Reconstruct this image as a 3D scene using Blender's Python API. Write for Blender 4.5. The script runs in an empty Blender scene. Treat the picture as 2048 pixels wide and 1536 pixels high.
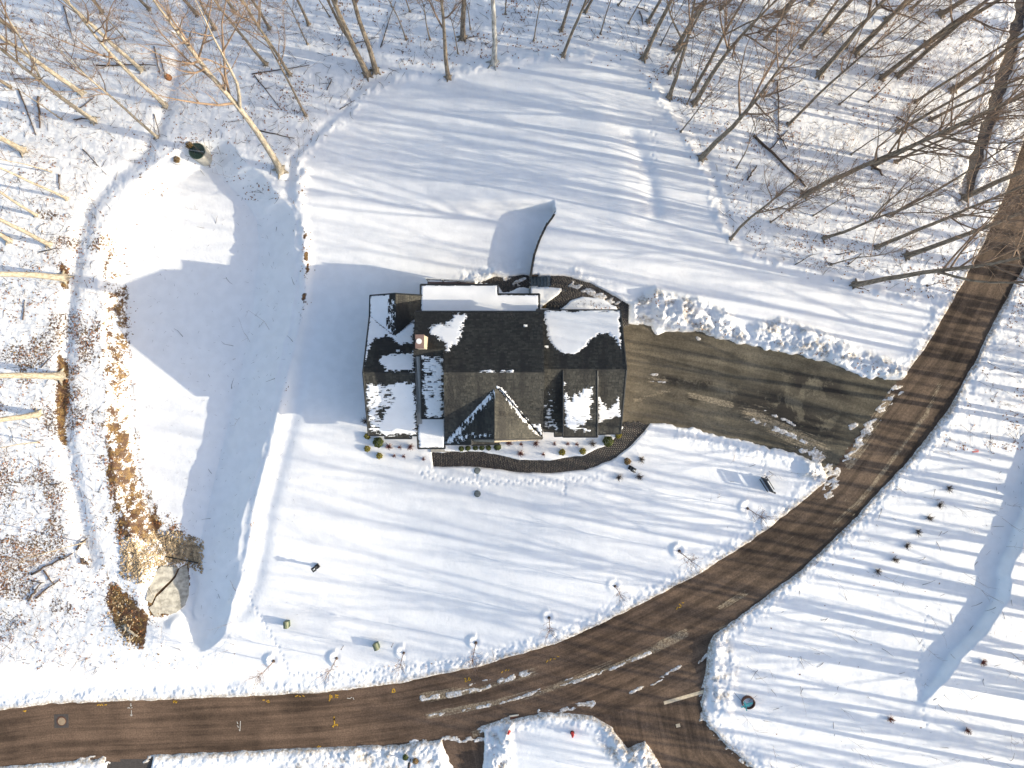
import bpy, math, random
import numpy as np
from mathutils import Vector, Matrix

# ------------------------------------------------------------------ scene, camera, light
H = 61.44                      # camera height over the yard
S = 0.045                      # metres per photo pixel at z = 0
scene = bpy.context.scene
cam_d = bpy.data.cameras.new("camera"); cam = bpy.data.objects.new("camera", cam_d)
scene.collection.objects.link(cam); scene.camera = cam
cam.location = (0, 0, H); cam.rotation_euler = (0, 0, 0)
cam_d.sensor_width = 36; cam_d.lens = 36 * (H / S) / 2048; cam_d.clip_end = 3000

SUN_EL = math.radians(18.0)
SUN_H = np.array([1.0, -0.19]); SUN_H /= np.linalg.norm(SUN_H)
world = bpy.data.worlds.new("World"); scene.world = world; world.use_nodes = True
wn = world.node_tree.nodes; wl = world.node_tree.links
sky = wn.new("ShaderNodeTexSky"); sky.sky_type = 'NISHITA'; sky.sun_disc = False
sky.sun_elevation = SUN_EL; sky.sun_rotation = math.atan2(SUN_H[0], SUN_H[1])
sky.air_density = 0.9; sky.dust_density = 2.0; sky.ozone_density = 0.6
wn["Background"].inputs[1].default_value = 0.15
wl.new(sky.outputs[0], wn["Background"].inputs[0])
sun_d = bpy.data.lights.new("sun", 'SUN'); sun_d.energy = 3.6; sun_d.angle = math.radians(0.42)
sun_d.color = (1.0, 0.90, 0.71)
sun = bpy.data.objects.new("sun", sun_d); scene.collection.objects.link(sun)
sd = Vector((SUN_H[0] * math.cos(SUN_EL), SUN_H[1] * math.cos(SUN_EL), math.sin(SUN_EL)))
sun.rotation_euler = sd.to_track_quat('Z', 'Y').to_euler(); sun.location = (60, -12, 40)
scene.view_settings.view_transform = 'Standard'; scene.view_settings.look = 'None'
scene.view_settings.exposure = 0.98; scene.view_settings.gamma = 1
scene.view_settings.use_curve_mapping = False

RNG = np.random.default_rng(7)
random.seed(7)
PI = math.pi

# ------------------------------------------------------------------ helpers
def tag(o, label=None, cat=None, group=None, kind=None):
    if label: o["label"] = label
    if cat: o["category"] = cat
    if group: o["group"] = group
    if kind: o["kind"] = kind
    return o

def link(o, parent=None):
    scene.collection.objects.link(o)
    if parent is not None: o.parent = parent
    return o

def empty(name, loc=(0, 0, 0), label=None, cat=None, group=None, rz=0, parent=None):
    o = bpy.data.objects.new(name, None); o.location = loc; o.rotation_euler = (0, 0, rz)
    o.empty_display_size = 0.3
    link(o, parent); return tag(o, label, cat, group)

def mesh_np(name, V, F, mat=None, attrs=None, smooth=False):
    V = np.asarray(V, np.float32); F = np.asarray(F, np.int32)
    me = bpy.data.meshes.new(name)
    k = F.shape[1]; n = len(F)
    me.vertices.add(len(V)); me.vertices.foreach_set("co", V.ravel())
    me.loops.add(n * k); me.loops.foreach_set("vertex_index", F.ravel())
    me.polygons.add(n)
    me.polygons.foreach_set("loop_start", np.arange(0, n * k, k, dtype=np.int32))
    me.polygons.foreach_set("loop_total", np.full(n, k, np.int32))
    if smooth: me.polygons.foreach_set("use_smooth", np.ones(n, bool))
    if attrs:
        for a, arr in attrs.items():
            at = me.attributes.new(a, 'FLOAT', 'POINT')
            at.data.foreach_set("value", np.asarray(arr, np.float32).ravel())
    if mat: me.materials.append(mat)
    me.update(calc_edges=True)
    return me

def obj(name, me, parent=None, loc=None, rz=None):
    o = bpy.data.objects.new(name, me)
    if loc is not None: o.location = loc
    if rz is not None: o.rotation_euler = (0, 0, rz)
    return link(o, parent)

class MB:
    """collects quads / tris into one mesh"""
    def __init__(s): s.v = []; s.f = []
    def add(s, vs, fs):
        b = len(s.v); s.v += [tuple(map(float, v)) for v in vs]; s.f += [tuple(b + i for i in f) for f in fs]; return s
    def box(s, c, d, rz=0, M=None):
        hx, hy, hz = d[0] / 2, d[1] / 2, d[2] / 2; cr, sr = math.cos(rz), math.sin(rz)
        vs = []
        for dz in (-hz, hz):
            for dx, dy in ((-hx, -hy), (hx, -hy), (hx, hy), (-hx, hy)):
                vs.append((c[0] + dx * cr - dy * sr, c[1] + dx * sr + dy * cr, c[2] + dz))
        if M is not None: vs = [M @ Vector(v) for v in vs]
        return s.add(vs, [(3, 2, 1, 0), (4, 5, 6, 7), (0, 1, 5, 4), (1, 2, 6, 5), (2, 3, 7, 6), (3, 0, 4, 7)])
    def tube(s, pts, rad, n=8, cap=True):
        pts = [Vector(p) for p in pts]; rings = []
        for i, p in enumerate(pts):
            t = (pts[min(i + 1, len(pts) - 1)] - pts[max(i - 1, 0)]).normalized()
            a = t.cross(Vector((0, 0, 1)))
            if a.length < 0.1: a = t.cross(Vector((1, 0, 0)))
            a.normalize(); b = t.cross(a)
            r = rad[i] if hasattr(rad, '__len__') else rad
            rings.append([p + (a * math.cos(2 * PI * j / n) + b * math.sin(2 * PI * j / n)) * r for j in range(n)])
        vs = [v for r_ in rings for v in r_]; fs = []
        for i in range(len(pts) - 1):
            for j in range(n):
                fs.append((i * n + j, i * n + (j + 1) % n, (i + 1) * n + (j + 1) % n, (i + 1) * n + j))
        if cap:
            fs.append(tuple(range(n))[::-1]); fs.append(tuple((len(pts) - 1) * n + j for j in range(n)))
        return s.add(vs, fs)
    def build(s, name, mat, parent=None, loc=None, rz=None, smooth=False):
        me = bpy.data.meshes.new(name); me.from_pydata(s.v, [], s.f)
        if mat: me.materials.append(mat)
        if smooth: me.polygons.foreach_set("use_smooth", np.ones(len(me.polygons), bool))
        me.update()
        return obj(name, me, parent, loc, rz)

def vnoise(x, y, seed=0):
    tab = np.random.default_rng(seed).random((256, 256)).astype(np.float32)
    xi = np.floor(x).astype(np.int64); yi = np.floor(y).astype(np.int64)
    fx = (x - xi).astype(np.float32); fy = (y - yi).astype(np.float32)
    fx = fx * fx * (3 - 2 * fx); fy = fy * fy * (3 - 2 * fy)
    x0 = xi & 255; x1 = (xi + 1) & 255; y0 = yi & 255; y1 = (yi + 1) & 255
    return (tab[x0, y0] * (1 - fx) + tab[x1, y0] * fx) * (1 - fy) + (tab[x0, y1] * (1 - fx) + tab[x1, y1] * fx) * fy

def fbm(x, y, scale, octv=3, seed=0):
    a = 0; w = 1; t = 0
    for i in range(octv):
        a = a + w * vnoise(x / scale * 2 ** i + 13.7 * i, y / scale * 2 ** i + 7.3 * i, seed + i); t += w; w *= 0.5
    return a / t

def sstep(a, b, x):
    t = np.clip((x - a) / (b - a), 0, 1); return t * t * (3 - 2 * t)

def poly_sdf(U, V, poly, closed=True, sel_margin=None):
    """signed distance in photo px (negative inside) of points to a polygon, or distance to a polyline"""
    U = np.asarray(U, np.float32); V = np.asarray(V, np.float32)
    P = np.array(poly, np.float32); n = len(P)
    d2 = np.full(U.shape, 1e12, np.float32); ins = np.zeros(U.shape, bool)
    for i in range(n if closed else n - 1):
        ax, ay = P[i]; bx, by = P[(i + 1) % n]
        ex, ey = bx - ax, by - ay; L = ex * ex + ey * ey + 1e-9
        wx = U - ax; wy = V - ay
        t = np.clip((wx * ex + wy * ey) / L, 0, 1)
        dx = wx - t * ex; dy = wy - t * ey
        np.minimum(d2, dx * dx + dy * dy, out=d2)
        if closed:
            c = ((ay > V) != (by > V))
            with np.errstate(divide='ignore', invalid='ignore'):
                c &= U < (bx - ax) * (V - ay) / (by - ay + 1e-12) + ax
            ins ^= c
    d = np.sqrt(d2)
    return np.where(ins, -d, d) if closed else d

def local_sdf(U, V, poly, closed=True, pad=80):
    """poly_sdf evaluated only near the polygon (far = pad)"""
    P = np.array(poly); m = (U > P[:, 0].min() - pad) & (U < P[:, 0].max() + pad) & (V > P[:, 1].min() - pad) & (V < P[:, 1].max() + pad)
    out = np.full(U.shape, float(pad), np.float32)
    if m.any(): out[m] = np.minimum(poly_sdf(U[m], V[m], poly, closed), pad)
    return out

# ------------------------------------------------------------------ layout (photo pixels)
ROAD_N = [(-900, 1500), (-400, 1460), (0, 1422), (100, 1408), (260, 1403), (500, 1393), (640, 1386), (800, 1367), (950, 1336), (1100, 1292),
          (1200, 1250), (1300, 1200), (1400, 1148), (1500, 1085), (1600, 1008), (1660, 955), (1800, 765), (1850, 700), (1890, 630), (1940, 540),
          (1980, 460), (2010, 390), (2035, 320), (2075, 200), (2140, 0), (2300, -400)]
ROAD_S = [(-900, 1600), (-400, 1570), (0, 1533), (200, 1517), (400, 1505), (600, 1495), (800, 1488), (900, 1476), (960, 1455), (1000, 1440),
          (1100, 1424), (1180, 1430), (1400, 1385), (1412, 1340), (1415, 1290), (1430, 1268), (1500, 1215), (1600, 1140), (1700, 1045), (1780, 960),
          (1850, 880), (1900, 810), (1950, 720), (2000, 620), (2048, 530), (2095, 420), (2140, 300), (2200, 60), (2380, -400)]
MAIN_ROAD = ROAD_N + ROAD_S[::-1]
SIDE_ROAD = [(1170, 1420), (1410, 1375), (1402, 1410), (1415, 1450), (1450, 1490), (1510, 1540), (1700, 1700), (1900, 1900), (1600, 1900), (1420, 1700), (1325, 1536), (1290, 1480), (1255, 1498),
             (1225, 1455)]
SOUTH_DRIVE = [(880, 1470), (968, 1450), (966, 1540), (960, 1700), (870, 1700), (905, 1540)]
WEST_DRIVE = [(190, 1510), (310, 1505), (300, 1540), (290, 1700), (200, 1700), (215, 1525)]
DRIVEWAY = [(1236, 645), (1300, 655), (1315, 668), (1345, 662), (1400, 664), (1440, 678), (1500, 690), (1600, 712), (1690, 737), (1740, 757), (1815, 760), (1660, 965),
            (1640, 930), (1610, 913), (1560, 896), (1500, 884), (1400, 860), (1340, 847), (1300, 845), (1290, 852), (1236, 852)]
TOP_TRACK = [(2013, 90), (2034, 0), (2078, -200), (2112, -200), (2052, 20), (2030, 110), (1998, 225), (1958, 330), (1942, 388), (1920, 388), (1940, 320), (1968, 235)]
WALK_F = [(865, 906), (940, 904), (965, 905), (1000, 911), (1040, 920), (1100, 922), (1165, 912), (1215, 890), (1240, 868), (1252, 848), (1300, 846),
          (1288, 862), (1262, 890), (1222, 920), (1170, 938), (1100, 945), (1050, 944), (990, 937), (940, 931), (867, 932)]
WALK_R = [(1236, 650), (1256, 650), (1258, 610), (1235, 597), (1180, 567), (1130, 552), (1100, 552), (1100, 574), (1126, 575), (1118, 590), (1083, 616),
          (1120, 619), (1140, 600), (1165, 592), (1205, 598), (1232, 612), (1238, 625)]
PATIO_L = [(940, 568), (985, 556), (1020, 551), (1060, 551), (1060, 574), (1028, 577), (1005, 586), (998, 570)]
STEPS_P = [(1060, 552), (1101, 554), (1101, 574), (1060, 573)]
PAVED = [MAIN_ROAD, SIDE_ROAD, SOUTH_DRIVE, WEST_DRIVE, DRIVEWAY, TOP_TRACK, WALK_F, WALK_R, PATIO_L, STEPS_P]
APRON = [(322, 1132), (350, 1140), (372, 1128), (378, 1170), (370, 1205), (330, 1235), (300, 1232), (292, 1190)]

BASIN = [(395, 335), (430, 338), (460, 372), (492, 402), (515, 440), (520, 500), (505, 640), (475, 780), (455, 860), (430, 960), (408, 1060), (392, 1160), (385, 1230), (335, 1180),
         (330, 1110), (300, 1040), (275, 950), (262, 850), (255, 700), (245, 560), (248, 480), (290, 410), (340, 370)]
DITCH = [(380, -60), (365, 60), (352, 150), (322, 250), (290, 310), (215, 370), (175, 420), (158, 500), (140, 600), (135, 700), (128, 800), (135, 900), (155, 1000), (172, 1080), (185, 1120)]
CREST = [(2120, 860), (2060, 1000), (2030, 1110), (2000, 1200), (1940, 1290), (1870, 1375), (1825, 1430)]
LAWN = [(610, 560), (608, 470), (592, 390), (600, 322), (640, 285), (662, 262), (700, 235), (728, 190), (770, 172), (820, 150), (895, 158), (985, 128), (1060, 118), (1180, 112),
        (1260, 125), (1300, 165), (1325, 215), (1365, 265), (1400, 330), (1420, 400), (1450, 470), (1470, 500), (1700, 575), (1830, 600)]
WALLX = [(1107, 432), (1092, 452), (1078, 482), (1068, 512), (1061, 552)]

def wall_x(v):
    return np.interp(v, [p[1] for p in WALLX] + [625], [p[0] for p in WALLX] + [1059])

def base(u, v):
    """bare-ground height at photo position (u, v)"""
    u = np.asarray(u, np.float64); v = np.asarray(v, np.float64)
    z = 1.5 * sstep(700, 1210, u)
    left = (u < wall_x(v)) & (v > 395) & (v < 640)
    m = 1 - sstep(398, 432, v) * np.where(left, 1, 0)
    m = np.where(left & (v > 622), 0.0 * v, m)
    z = np.where(left, z * m, z)
    inst = (u > 1059) & (u < 1102) & (v > 552) & (v < 574)
    z = np.where(inst, (u - 1059) / 43 * 1.27, z)
    # basin
    d = poly_sdf(u, v, BASIN)
    d = np.where(d > 0, np.maximum(d + (4 * np.sin(u / 17.0 + v / 29.0) + 1.6 * np.sin(v / 11.0 + 2) + 0.8 * np.sin(v / 4.7 + u / 6)) * np.clip(d / 25, 0, 1), 0), d)
    east = sstep(330, 420, u)
    w = 46 + 30 * east - 18 * sstep(480, 330, v) * east
    outer = -0.7 + 0.7 * sstep(300, 560, u)
    outer = np.where(v < 330, -0.3, outer)
    t = np.clip(d / w, 0, 1); t = t ** 0.95
    zb = -2.1 * (1 - t)
    z = z + np.where(d < w, zb, 0) + 0.0
    # west side lies lower, ditch along its edge
    z = z - 0.7 * (1 - sstep(230, 420, u)) * sstep(250, 420, v) * (1 - sstep(1200, 1300, v)) * np.clip(d / w, 0, 1)
    dd = poly_sdf(u, v, DITCH, closed=False)
    z = z - 0.30 * np.exp(-(dd / 15.0) ** 2)
    # bank at the right edge, high side to the east
    P = np.array(CREST, float)
    cx = np.interp(v, P[:, 1], P[:, 0]) + 6 * np.sin(v / 31.0) + 3 * np.sin(v / 13.3 + 1) + 1 * np.sin(v / 5.1)
    s = (u - cx)
    amp = 0.85 * (1 - sstep(1330, 1440, v)) * sstep(700, 900, v)
    z = z + amp * sstep(-24, 4, s)
    return z

def px2w(u, v):
    """photo pixel on the ground -> world point"""
    z = base(np.array([u], float), np.array([v], float))[0]
    k = S * (H - z) / H
    return np.array([(u - 1024) * k, (768 - v) * k, z])

def px2w_z(u, v, z):
    k = S * (H - z) / H
    return np.array([(u - 1024) * k, (768 - v) * k, z])

def ground_uv(x, y):
    u = x / S + 1024; v = 768 - y / S; z = base(u, v)
    for _ in range(2):
        k = H / (H - z); z = base(1024 + (x / S) * k, 768 - (y / S) * k)
    k = H / (H - z)
    return 1024 + (x / S) * k, 768 - (y / S) * k, z

# ------------------------------------------------------------------ materials
def mat_new(name):
    m = bpy.data.materials.new(name); m.use_nodes = True
    nt = m.node_tree; b = nt.nodes["Principled BSDF"]
    b.inputs["Roughness"].default_value = 0.8
    return m, nt, b

def N(nt, t, **kw):
    n = nt.nodes.new(t)
    for k, v in kw.items():
        if k.startswith("i_"): n.inputs[k[2:].replace("_", " ")].default_value = v
        else: setattr(n, k, v)
    return n

def noise(nt, scale, detail=4, rough=0.55, vec=None, dist=0.0):
    n = N(nt, "ShaderNodeTexNoise"); n.inputs["Scale"].default_value = scale; n.inputs["Detail"].default_value = detail
    n.inputs["Roughness"].default_value = rough; n.inputs["Distortion"].default_value = dist
    if vec is not None: nt.links.new(vec, n.inputs["Vector"])
    return n.outputs["Fac"]

def geo_pos(nt):
    g = N(nt, "ShaderNodeNewGeometry"); return g.outputs["Position"]

def obj_pos(nt):
    g = N(nt, "ShaderNodeTexCoord"); return g.outputs["Object"]

def math_n(nt, op, a, b=None, clamp=False):
    n = N(nt, "ShaderNodeMath", operation=op, use_clamp=clamp)
    for i, x in enumerate((a, b)):
        if x is None: continue
        if isinstance(x, (int, float)): n.inputs[i].default_value = x
        else: nt.links.new(x, n.inputs[i])
    return n.outputs[0]

def maprange(nt, x, a, b, c=0.0, d=1.0):
    n = N(nt, "ShaderNodeMapRange"); n.interpolation_type = 'SMOOTHSTEP'
    nt.links.new(x, n.inputs[0])
    for i, q in enumerate((a, b, c, d)): n.inputs[i + 1].default_value = q
    return n.outputs[0]

def mix(nt, f, a, b):
    n = N(nt, "ShaderNodeMix", data_type='RGBA')
    if isinstance(f, (int, float)): n.inputs[0].default_value = f
    else: nt.links.new(f, n.inputs[0])
    for idx, x in ((6, a), (7, b)):
        if isinstance(x, tuple): n.inputs[idx].default_value = (*x, 1)
        else: nt.links.new(x, n.inputs[idx])
    return n.outputs[2]

def attr(nt, name):
    n = N(nt, "ShaderNodeAttribute", attribute_name=name); return n.outputs["Fac"]

def bump(nt, b, h, strength=0.5, dist=0.02, prev=None):
    n = N(nt, "ShaderNodeBump"); n.inputs["Strength"].default_value = strength; n.inputs["Distance"].default_value = dist
    nt.links.new(h, n.inputs["Height"])
    if prev is not None: nt.links.new(prev, n.inputs["Normal"])
    nt.links.new(n.outputs[0], b.inputs["Normal"]); return n.outputs[0]

def simple(name, col, rough=0.7, var=0.25, scale=6, metal=0.0, bstr=0.0):
    m, nt, b = mat_new(name)
    f = noise(nt, scale, 4, 0.6, obj_pos(nt))
    c = mix(nt, maprange(nt, f, 0.3, 0.7), tuple(x * (1 - var) for x in col), tuple(min(1, x * (1 + var)) for x in col))
    nt.links.new(c, b.inputs["Base Color"]); b.inputs["Roughness"].default_value = rough; b.inputs["Metallic"].default_value = metal
    if bstr: bump(nt, b, f, bstr, 0.02)
    return m

def snow_mat():
    m, nt, b = mat_new("snow")
    p = geo_pos(nt); L = nt.links
    lit = attr(nt, "litter"); dirt = attr(nt, "dirt"); rgh = attr(nt, "rough")
    n1 = noise(nt, 5.0, 5, 0.72, p); n2 = noise(nt, 1.1, 3, 0.5, p); n3 = noise(nt, 14, 3, 0.7, p)
    nn = math_n(nt, 'ADD', math_n(nt, 'MULTIPLY', n1, 0.7), math_n(nt, 'MULTIPLY', n3, 0.3))
    f = maprange(nt, math_n(nt, 'ADD', nn, math_n(nt, 'MULTIPLY', lit, 0.62)), 0.80, 0.86)
    gold = noise(nt, 2.2, 3, 0.6, p)
    lc = mix(nt, maprange(nt, gold, 0.42, 0.62), (0.10, 0.045, 0.018), (0.28, 0.165, 0.05))
    lc = mix(nt, maprange(nt, n3, 0.47, 0.62), lc, (0.040, 0.022, 0.012))
    sn = mix(nt, maprange(nt, n2, 0.3, 0.7), (0.83, 0.83, 0.83), (0.88, 0.88, 0.88))
    dn = math_n(nt, 'MULTIPLY', dirt, maprange(nt, n1, 0.3, 0.65))
    sn = mix(nt, dn, sn, (0.34, 0.275, 0.20))
    L.new(mix(nt, f, sn, lc), b.inputs["Base Color"])
    b.inputs["Roughness"].default_value = 0.65
    h = math_n(nt, 'MULTIPLY', math_n(nt, 'ADD', n1, math_n(nt, 'MULTIPLY', n3, 0.5)), math_n(nt, 'ADD', rgh, 0.10))
    bump(nt, b, h, 0.6, 0.10)
    return m

def asphalt_mat(name, tone=(0.105, 0.085, 0.066), wet=0.0, streak=1.0):
    m, nt, b = mat_new(name); p = geo_pos(nt); L = nt.links; b.inputs['Specular IOR Level'].default_value = 0.2
    al = attr(nt, "along"); ac = attr(nt, "across")
    cx = N(nt, "ShaderNodeCombineXYZ"); L.new(math_n(nt, 'MULTIPLY', al, 0.045), cx.inputs[0]); L.new(ac, cx.inputs[1])
    st = noise(nt, 1.5, 5, 0.65, cx.outputs[0]); big = noise(nt, 0.16, 4, 0.6, p); med = noise(nt, 0.55, 5, 0.7, p); fine = noise(nt, 7, 5, 0.85, p)
    sp = N(nt, "ShaderNodeSeparateXYZ"); L.new(p, sp.inputs[0])
    olive = maprange(nt, sp.outputs[0], 2, 30)
    c0 = mix(nt, olive, tone, (tone[0] * 0.94, tone[1] * 1.00, tone[2] * 1.02))
    dark = mix(nt, 1.0, c0, c0)
    sc = N(nt, "ShaderNodeHueSaturation"); L.new(c0, sc.inputs["Color"]); 
    v = math_n(nt, 'ADD', math_n(nt, 'MULTIPLY', maprange(nt, st, 0.38, 0.62), 0.55 * streak), math_n(nt, 'MULTIPLY', maprange(nt, big, 0.35, 0.65), 0.45))
    v = math_n(nt, 'ADD', v, math_n(nt, 'MULTIPLY', maprange(nt, med, 0.3, 0.7), 0.3))
    v = math_n(nt, 'ADD', math_n(nt, 'MULTIPLY', v, 0.95), 0.33)
    v = math_n(nt, 'MULTIPLY', v, maprange(nt, fine, 0.35, 0.65, 0.72, 1.28))
    L.new(v, sc.inputs["Value"])
    col = sc.outputs[0]
    if wet:
        wf = maprange(nt, noise(nt, 0.40, 6, 0.72, p, 0.4), 0.42, 0.50)
        zone = attr(nt, "wet")
        wf = math_n(nt, 'MULTIPLY', wf, zone)
        col = mix(nt, math_n(nt, 'MULTIPLY', wf, 0.85), col, (0.014, 0.012, 0.012))
        rr = math_n(nt, 'SUBTRACT', 0.9, math_n(nt, 'MULTIPLY', wf, 0.05)); b.inputs['Specular IOR Level'].default_value = 0.25; L.new(rr, b.inputs["Roughness"])
    else:
        b.inputs["Roughness"].default_value = 0.85
    # salty sand scuffs
    scf = noise(nt, 3.2, 5, 0.75, cx.outputs[0]); band = attr(nt, "scuff")
    sf = math_n(nt, 'MULTIPLY', maprange(nt, math_n(nt, 'ADD', scf, math_n(nt, 'MULTIPLY', band, 0.28)), 0.66, 0.76), 0.8)
    sf = math_n(nt, 'MULTIPLY', sf, maprange(nt, fine, 0.42, 0.60, 0.15, 1.0))
    col = mix(nt, sf, col, (0.42, 0.34, 0.23))
    L.new(col, b.inputs["Base Color"])
    bump(nt, b, fine, 0.25, 0.01)
    return m

def shingle_mat():
    m, nt, b = mat_new("asphalt_shingle"); t = attr(nt, "tone"); p = geo_pos(nt)
    f = noise(nt, 30, 2, 0.7, p); mpg = N(nt, 'ShaderNodeMapping'); mpg.inputs['Scale'].default_value = (1.6, 0.22, 0.5); nt.links.new(p, mpg.inputs[0]); big = noise(nt, 0.5, 4, 0.6, mpg.outputs[0])
    c = mix(nt, t, (0.016, 0.017, 0.016), (0.066, 0.064, 0.054))
    c = mix(nt, maprange(nt, big, 0.48, 0.60, 0, 0.75), c, (0.014, 0.014, 0.015))
    c = mix(nt, math_n(nt, 'MULTIPLY', f, 0.18), c, (0.10, 0.09, 0.075))
    nt.links.new(c, b.inputs["Base Color"]); b.inputs["Roughness"].default_value = 0.9
    return m

def bark_mat(name, c1, c2, sc=9):
    m, nt, b = mat_new(name); tc = obj_pos(nt)
    mp = N(nt, "ShaderNodeMapping"); mp.inputs["Scale"].default_value = (1, 1, 0.22); nt.links.new(tc, mp.inputs[0])
    n1 = noise(nt, sc, 4, 0.65, mp.outputs[0]); n2 = noise(nt, 0.7, 3, 0.6, tc)
    c = mix(nt, maprange(nt, n1, 0.35, 0.65), c1, c2)
    c = mix(nt, maprange(nt, n2, 0.55, 0.75, 0, 0.4), c, (0.12, 0.11, 0.05))
    nt.links.new(c, b.inputs["Base Color"]); b.inputs["Roughness"].default_value = 0.9
    bump(nt, b, n1, 0.6, 0.03)
    return m

M = {}
M['snow'] = snow_mat()
M['road'] = asphalt_mat("road_asphalt", (0.122, 0.080, 0.054))
M['drive'] = asphalt_mat("driveway_asphalt", (0.150, 0.124, 0.088), wet=1, streak=0.5)
M['shingle'] = shingle_mat()
M['deck'] = simple("roof_underlay", (0.03, 0.03, 0.03), 0.9)
M['trim'] = simple("dark_metal_trim", (0.018, 0.020, 0.022), 0.5, 0.1)
M['wall'] = simple("grey_siding", (0.34, 0.33, 0.31), 0.8, 0.08)
M['white'] = simple("white_paint", (0.75, 0.75, 0.72), 0.5, 0.05)
M['glass'] = simple("window_glass", (0.03, 0.04, 0.05), 0.08, 0.1)
M['brown_metal'] = simple("chimney_brown", (0.20, 0.13, 0.11), 0.6, 0.08)
M['stone_tan'] = simple("tan_stone", (0.42, 0.35, 0.26), 0.85, 0.2, 8)
M['bark'] = bark_mat("tree_bark", (0.10, 0.080, 0.058), (0.29, 0.24, 0.18))
M['bark_pale_sunlit'] = bark_mat("pale_sunlit_bark", (0.22, 0.19, 0.145), (0.46, 0.40, 0.31))  # sunlight on the left trunks put into the colour; also pale cut wood
M['bark_grey'] = bark_mat("grey_birch_bark", (0.22, 0.21, 0.19), (0.55, 0.54, 0.50), 5)
M['twig'] = simple("twig", (0.23, 0.16, 0.11), 0.85, 0.3, 1.5)
M['deadwood'] = simple("dead_wood", (0.085, 0.058, 0.042), 0.9, 0.45, 5, bstr=0.4)
M['leaf_brown'] = simple("dry_leaf", (0.24, 0.10, 0.034), 0.8, 0.5, 1.7)
M['leaf_gold'] = simple("dry_grass", (0.25, 0.155, 0.05), 0.8, 0.4, 1.3)
M['paver'] = None
M['green_dark'] = simple("green_plastic", (0.035, 0.065, 0.05), 0.5, 0.1)
M['green_box'] = simple("pedestal_green", (0.05, 0.08, 0.045), 0.5, 0.1)
M['green_lid'] = simple("pedestal_lid", (0.17, 0.19, 0.11), 0.55, 0.1)  # paler than the cabinet: snow light on the top put into the colour
M['black'] = simple("black_metal", (0.014, 0.014, 0.015), 0.4, 0.1)
M['concrete'] = simple("concrete", (0.42, 0.40, 0.35), 0.85, 0.15, 3)
M['apron'] = simple("apron_concrete", (0.38, 0.36, 0.31), 0.85, 0.35, 2.2, bstr=0.3)
M['rock'] = simple("scree_rock", (0.42, 0.32, 0.20), 0.9, 0.5, 2.5)
M['bluestone'] = simple("bluestone", (0.15, 0.17, 0.17), 0.8, 0.25, 4)
M['red'] = simple("red_paint", (0.62, 0.03, 0.02), 0.45, 0.1)
M['teal'] = simple("teal_paint", (0.02, 0.32, 0.34), 0.45, 0.1)
M['yellow'] = simple("yellow_paint", (0.50, 0.28, 0.02), 0.8, 0.35, 9)
M['whitemark'] = simple("white_marking_paint", (0.55, 0.52, 0.46), 0.8, 0.2, 9)
M['cream'] = simple("cream_line_paint", (0.62, 0.50, 0.34), 0.8, 0.15, 5)
M['patch'] = simple("asphalt_patch", (0.062, 0.052, 0.046), 0.85, 0.2, 5)
M['tan_iron'] = simple("sandy_iron_cover", (0.30, 0.22, 0.14), 0.8, 0.15, 9)
M['evergreen'] = simple("evergreen_leaf", (0.065, 0.085, 0.012), 0.7, 0.5, 6)
M['evergold'] = simple("golden_evergreen_leaf", (0.24, 0.20, 0.015), 0.7, 0.5, 6)
M['redtwig'] = simple("red_twig", (0.16, 0.045, 0.035), 0.8, 0.4, 5)
M['brownmat'] = simple("brown_cover", (0.10, 0.04, 0.022), 0.8, 0.2, 6)
M['youngbark'] = simple("young_bark", (0.22, 0.15, 0.12), 0.8, 0.3, 6)

def paver_mat():
    m, nt, b = mat_new("paver_brick"); t = attr(nt, "tone"); p = geo_pos(nt)
    c = mix(nt, t, (0.040, 0.036, 0.037), (0.095, 0.083, 0.070))
    c = mix(nt, math_n(nt, 'MULTIPLY', noise(nt, 25, 2, 0.6, p), 0.3), c, (0.11, 0.09, 0.07))
    nt.links.new(c, b.inputs["Base Color"]); return m
M['paver'] = paver_mat()

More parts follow.
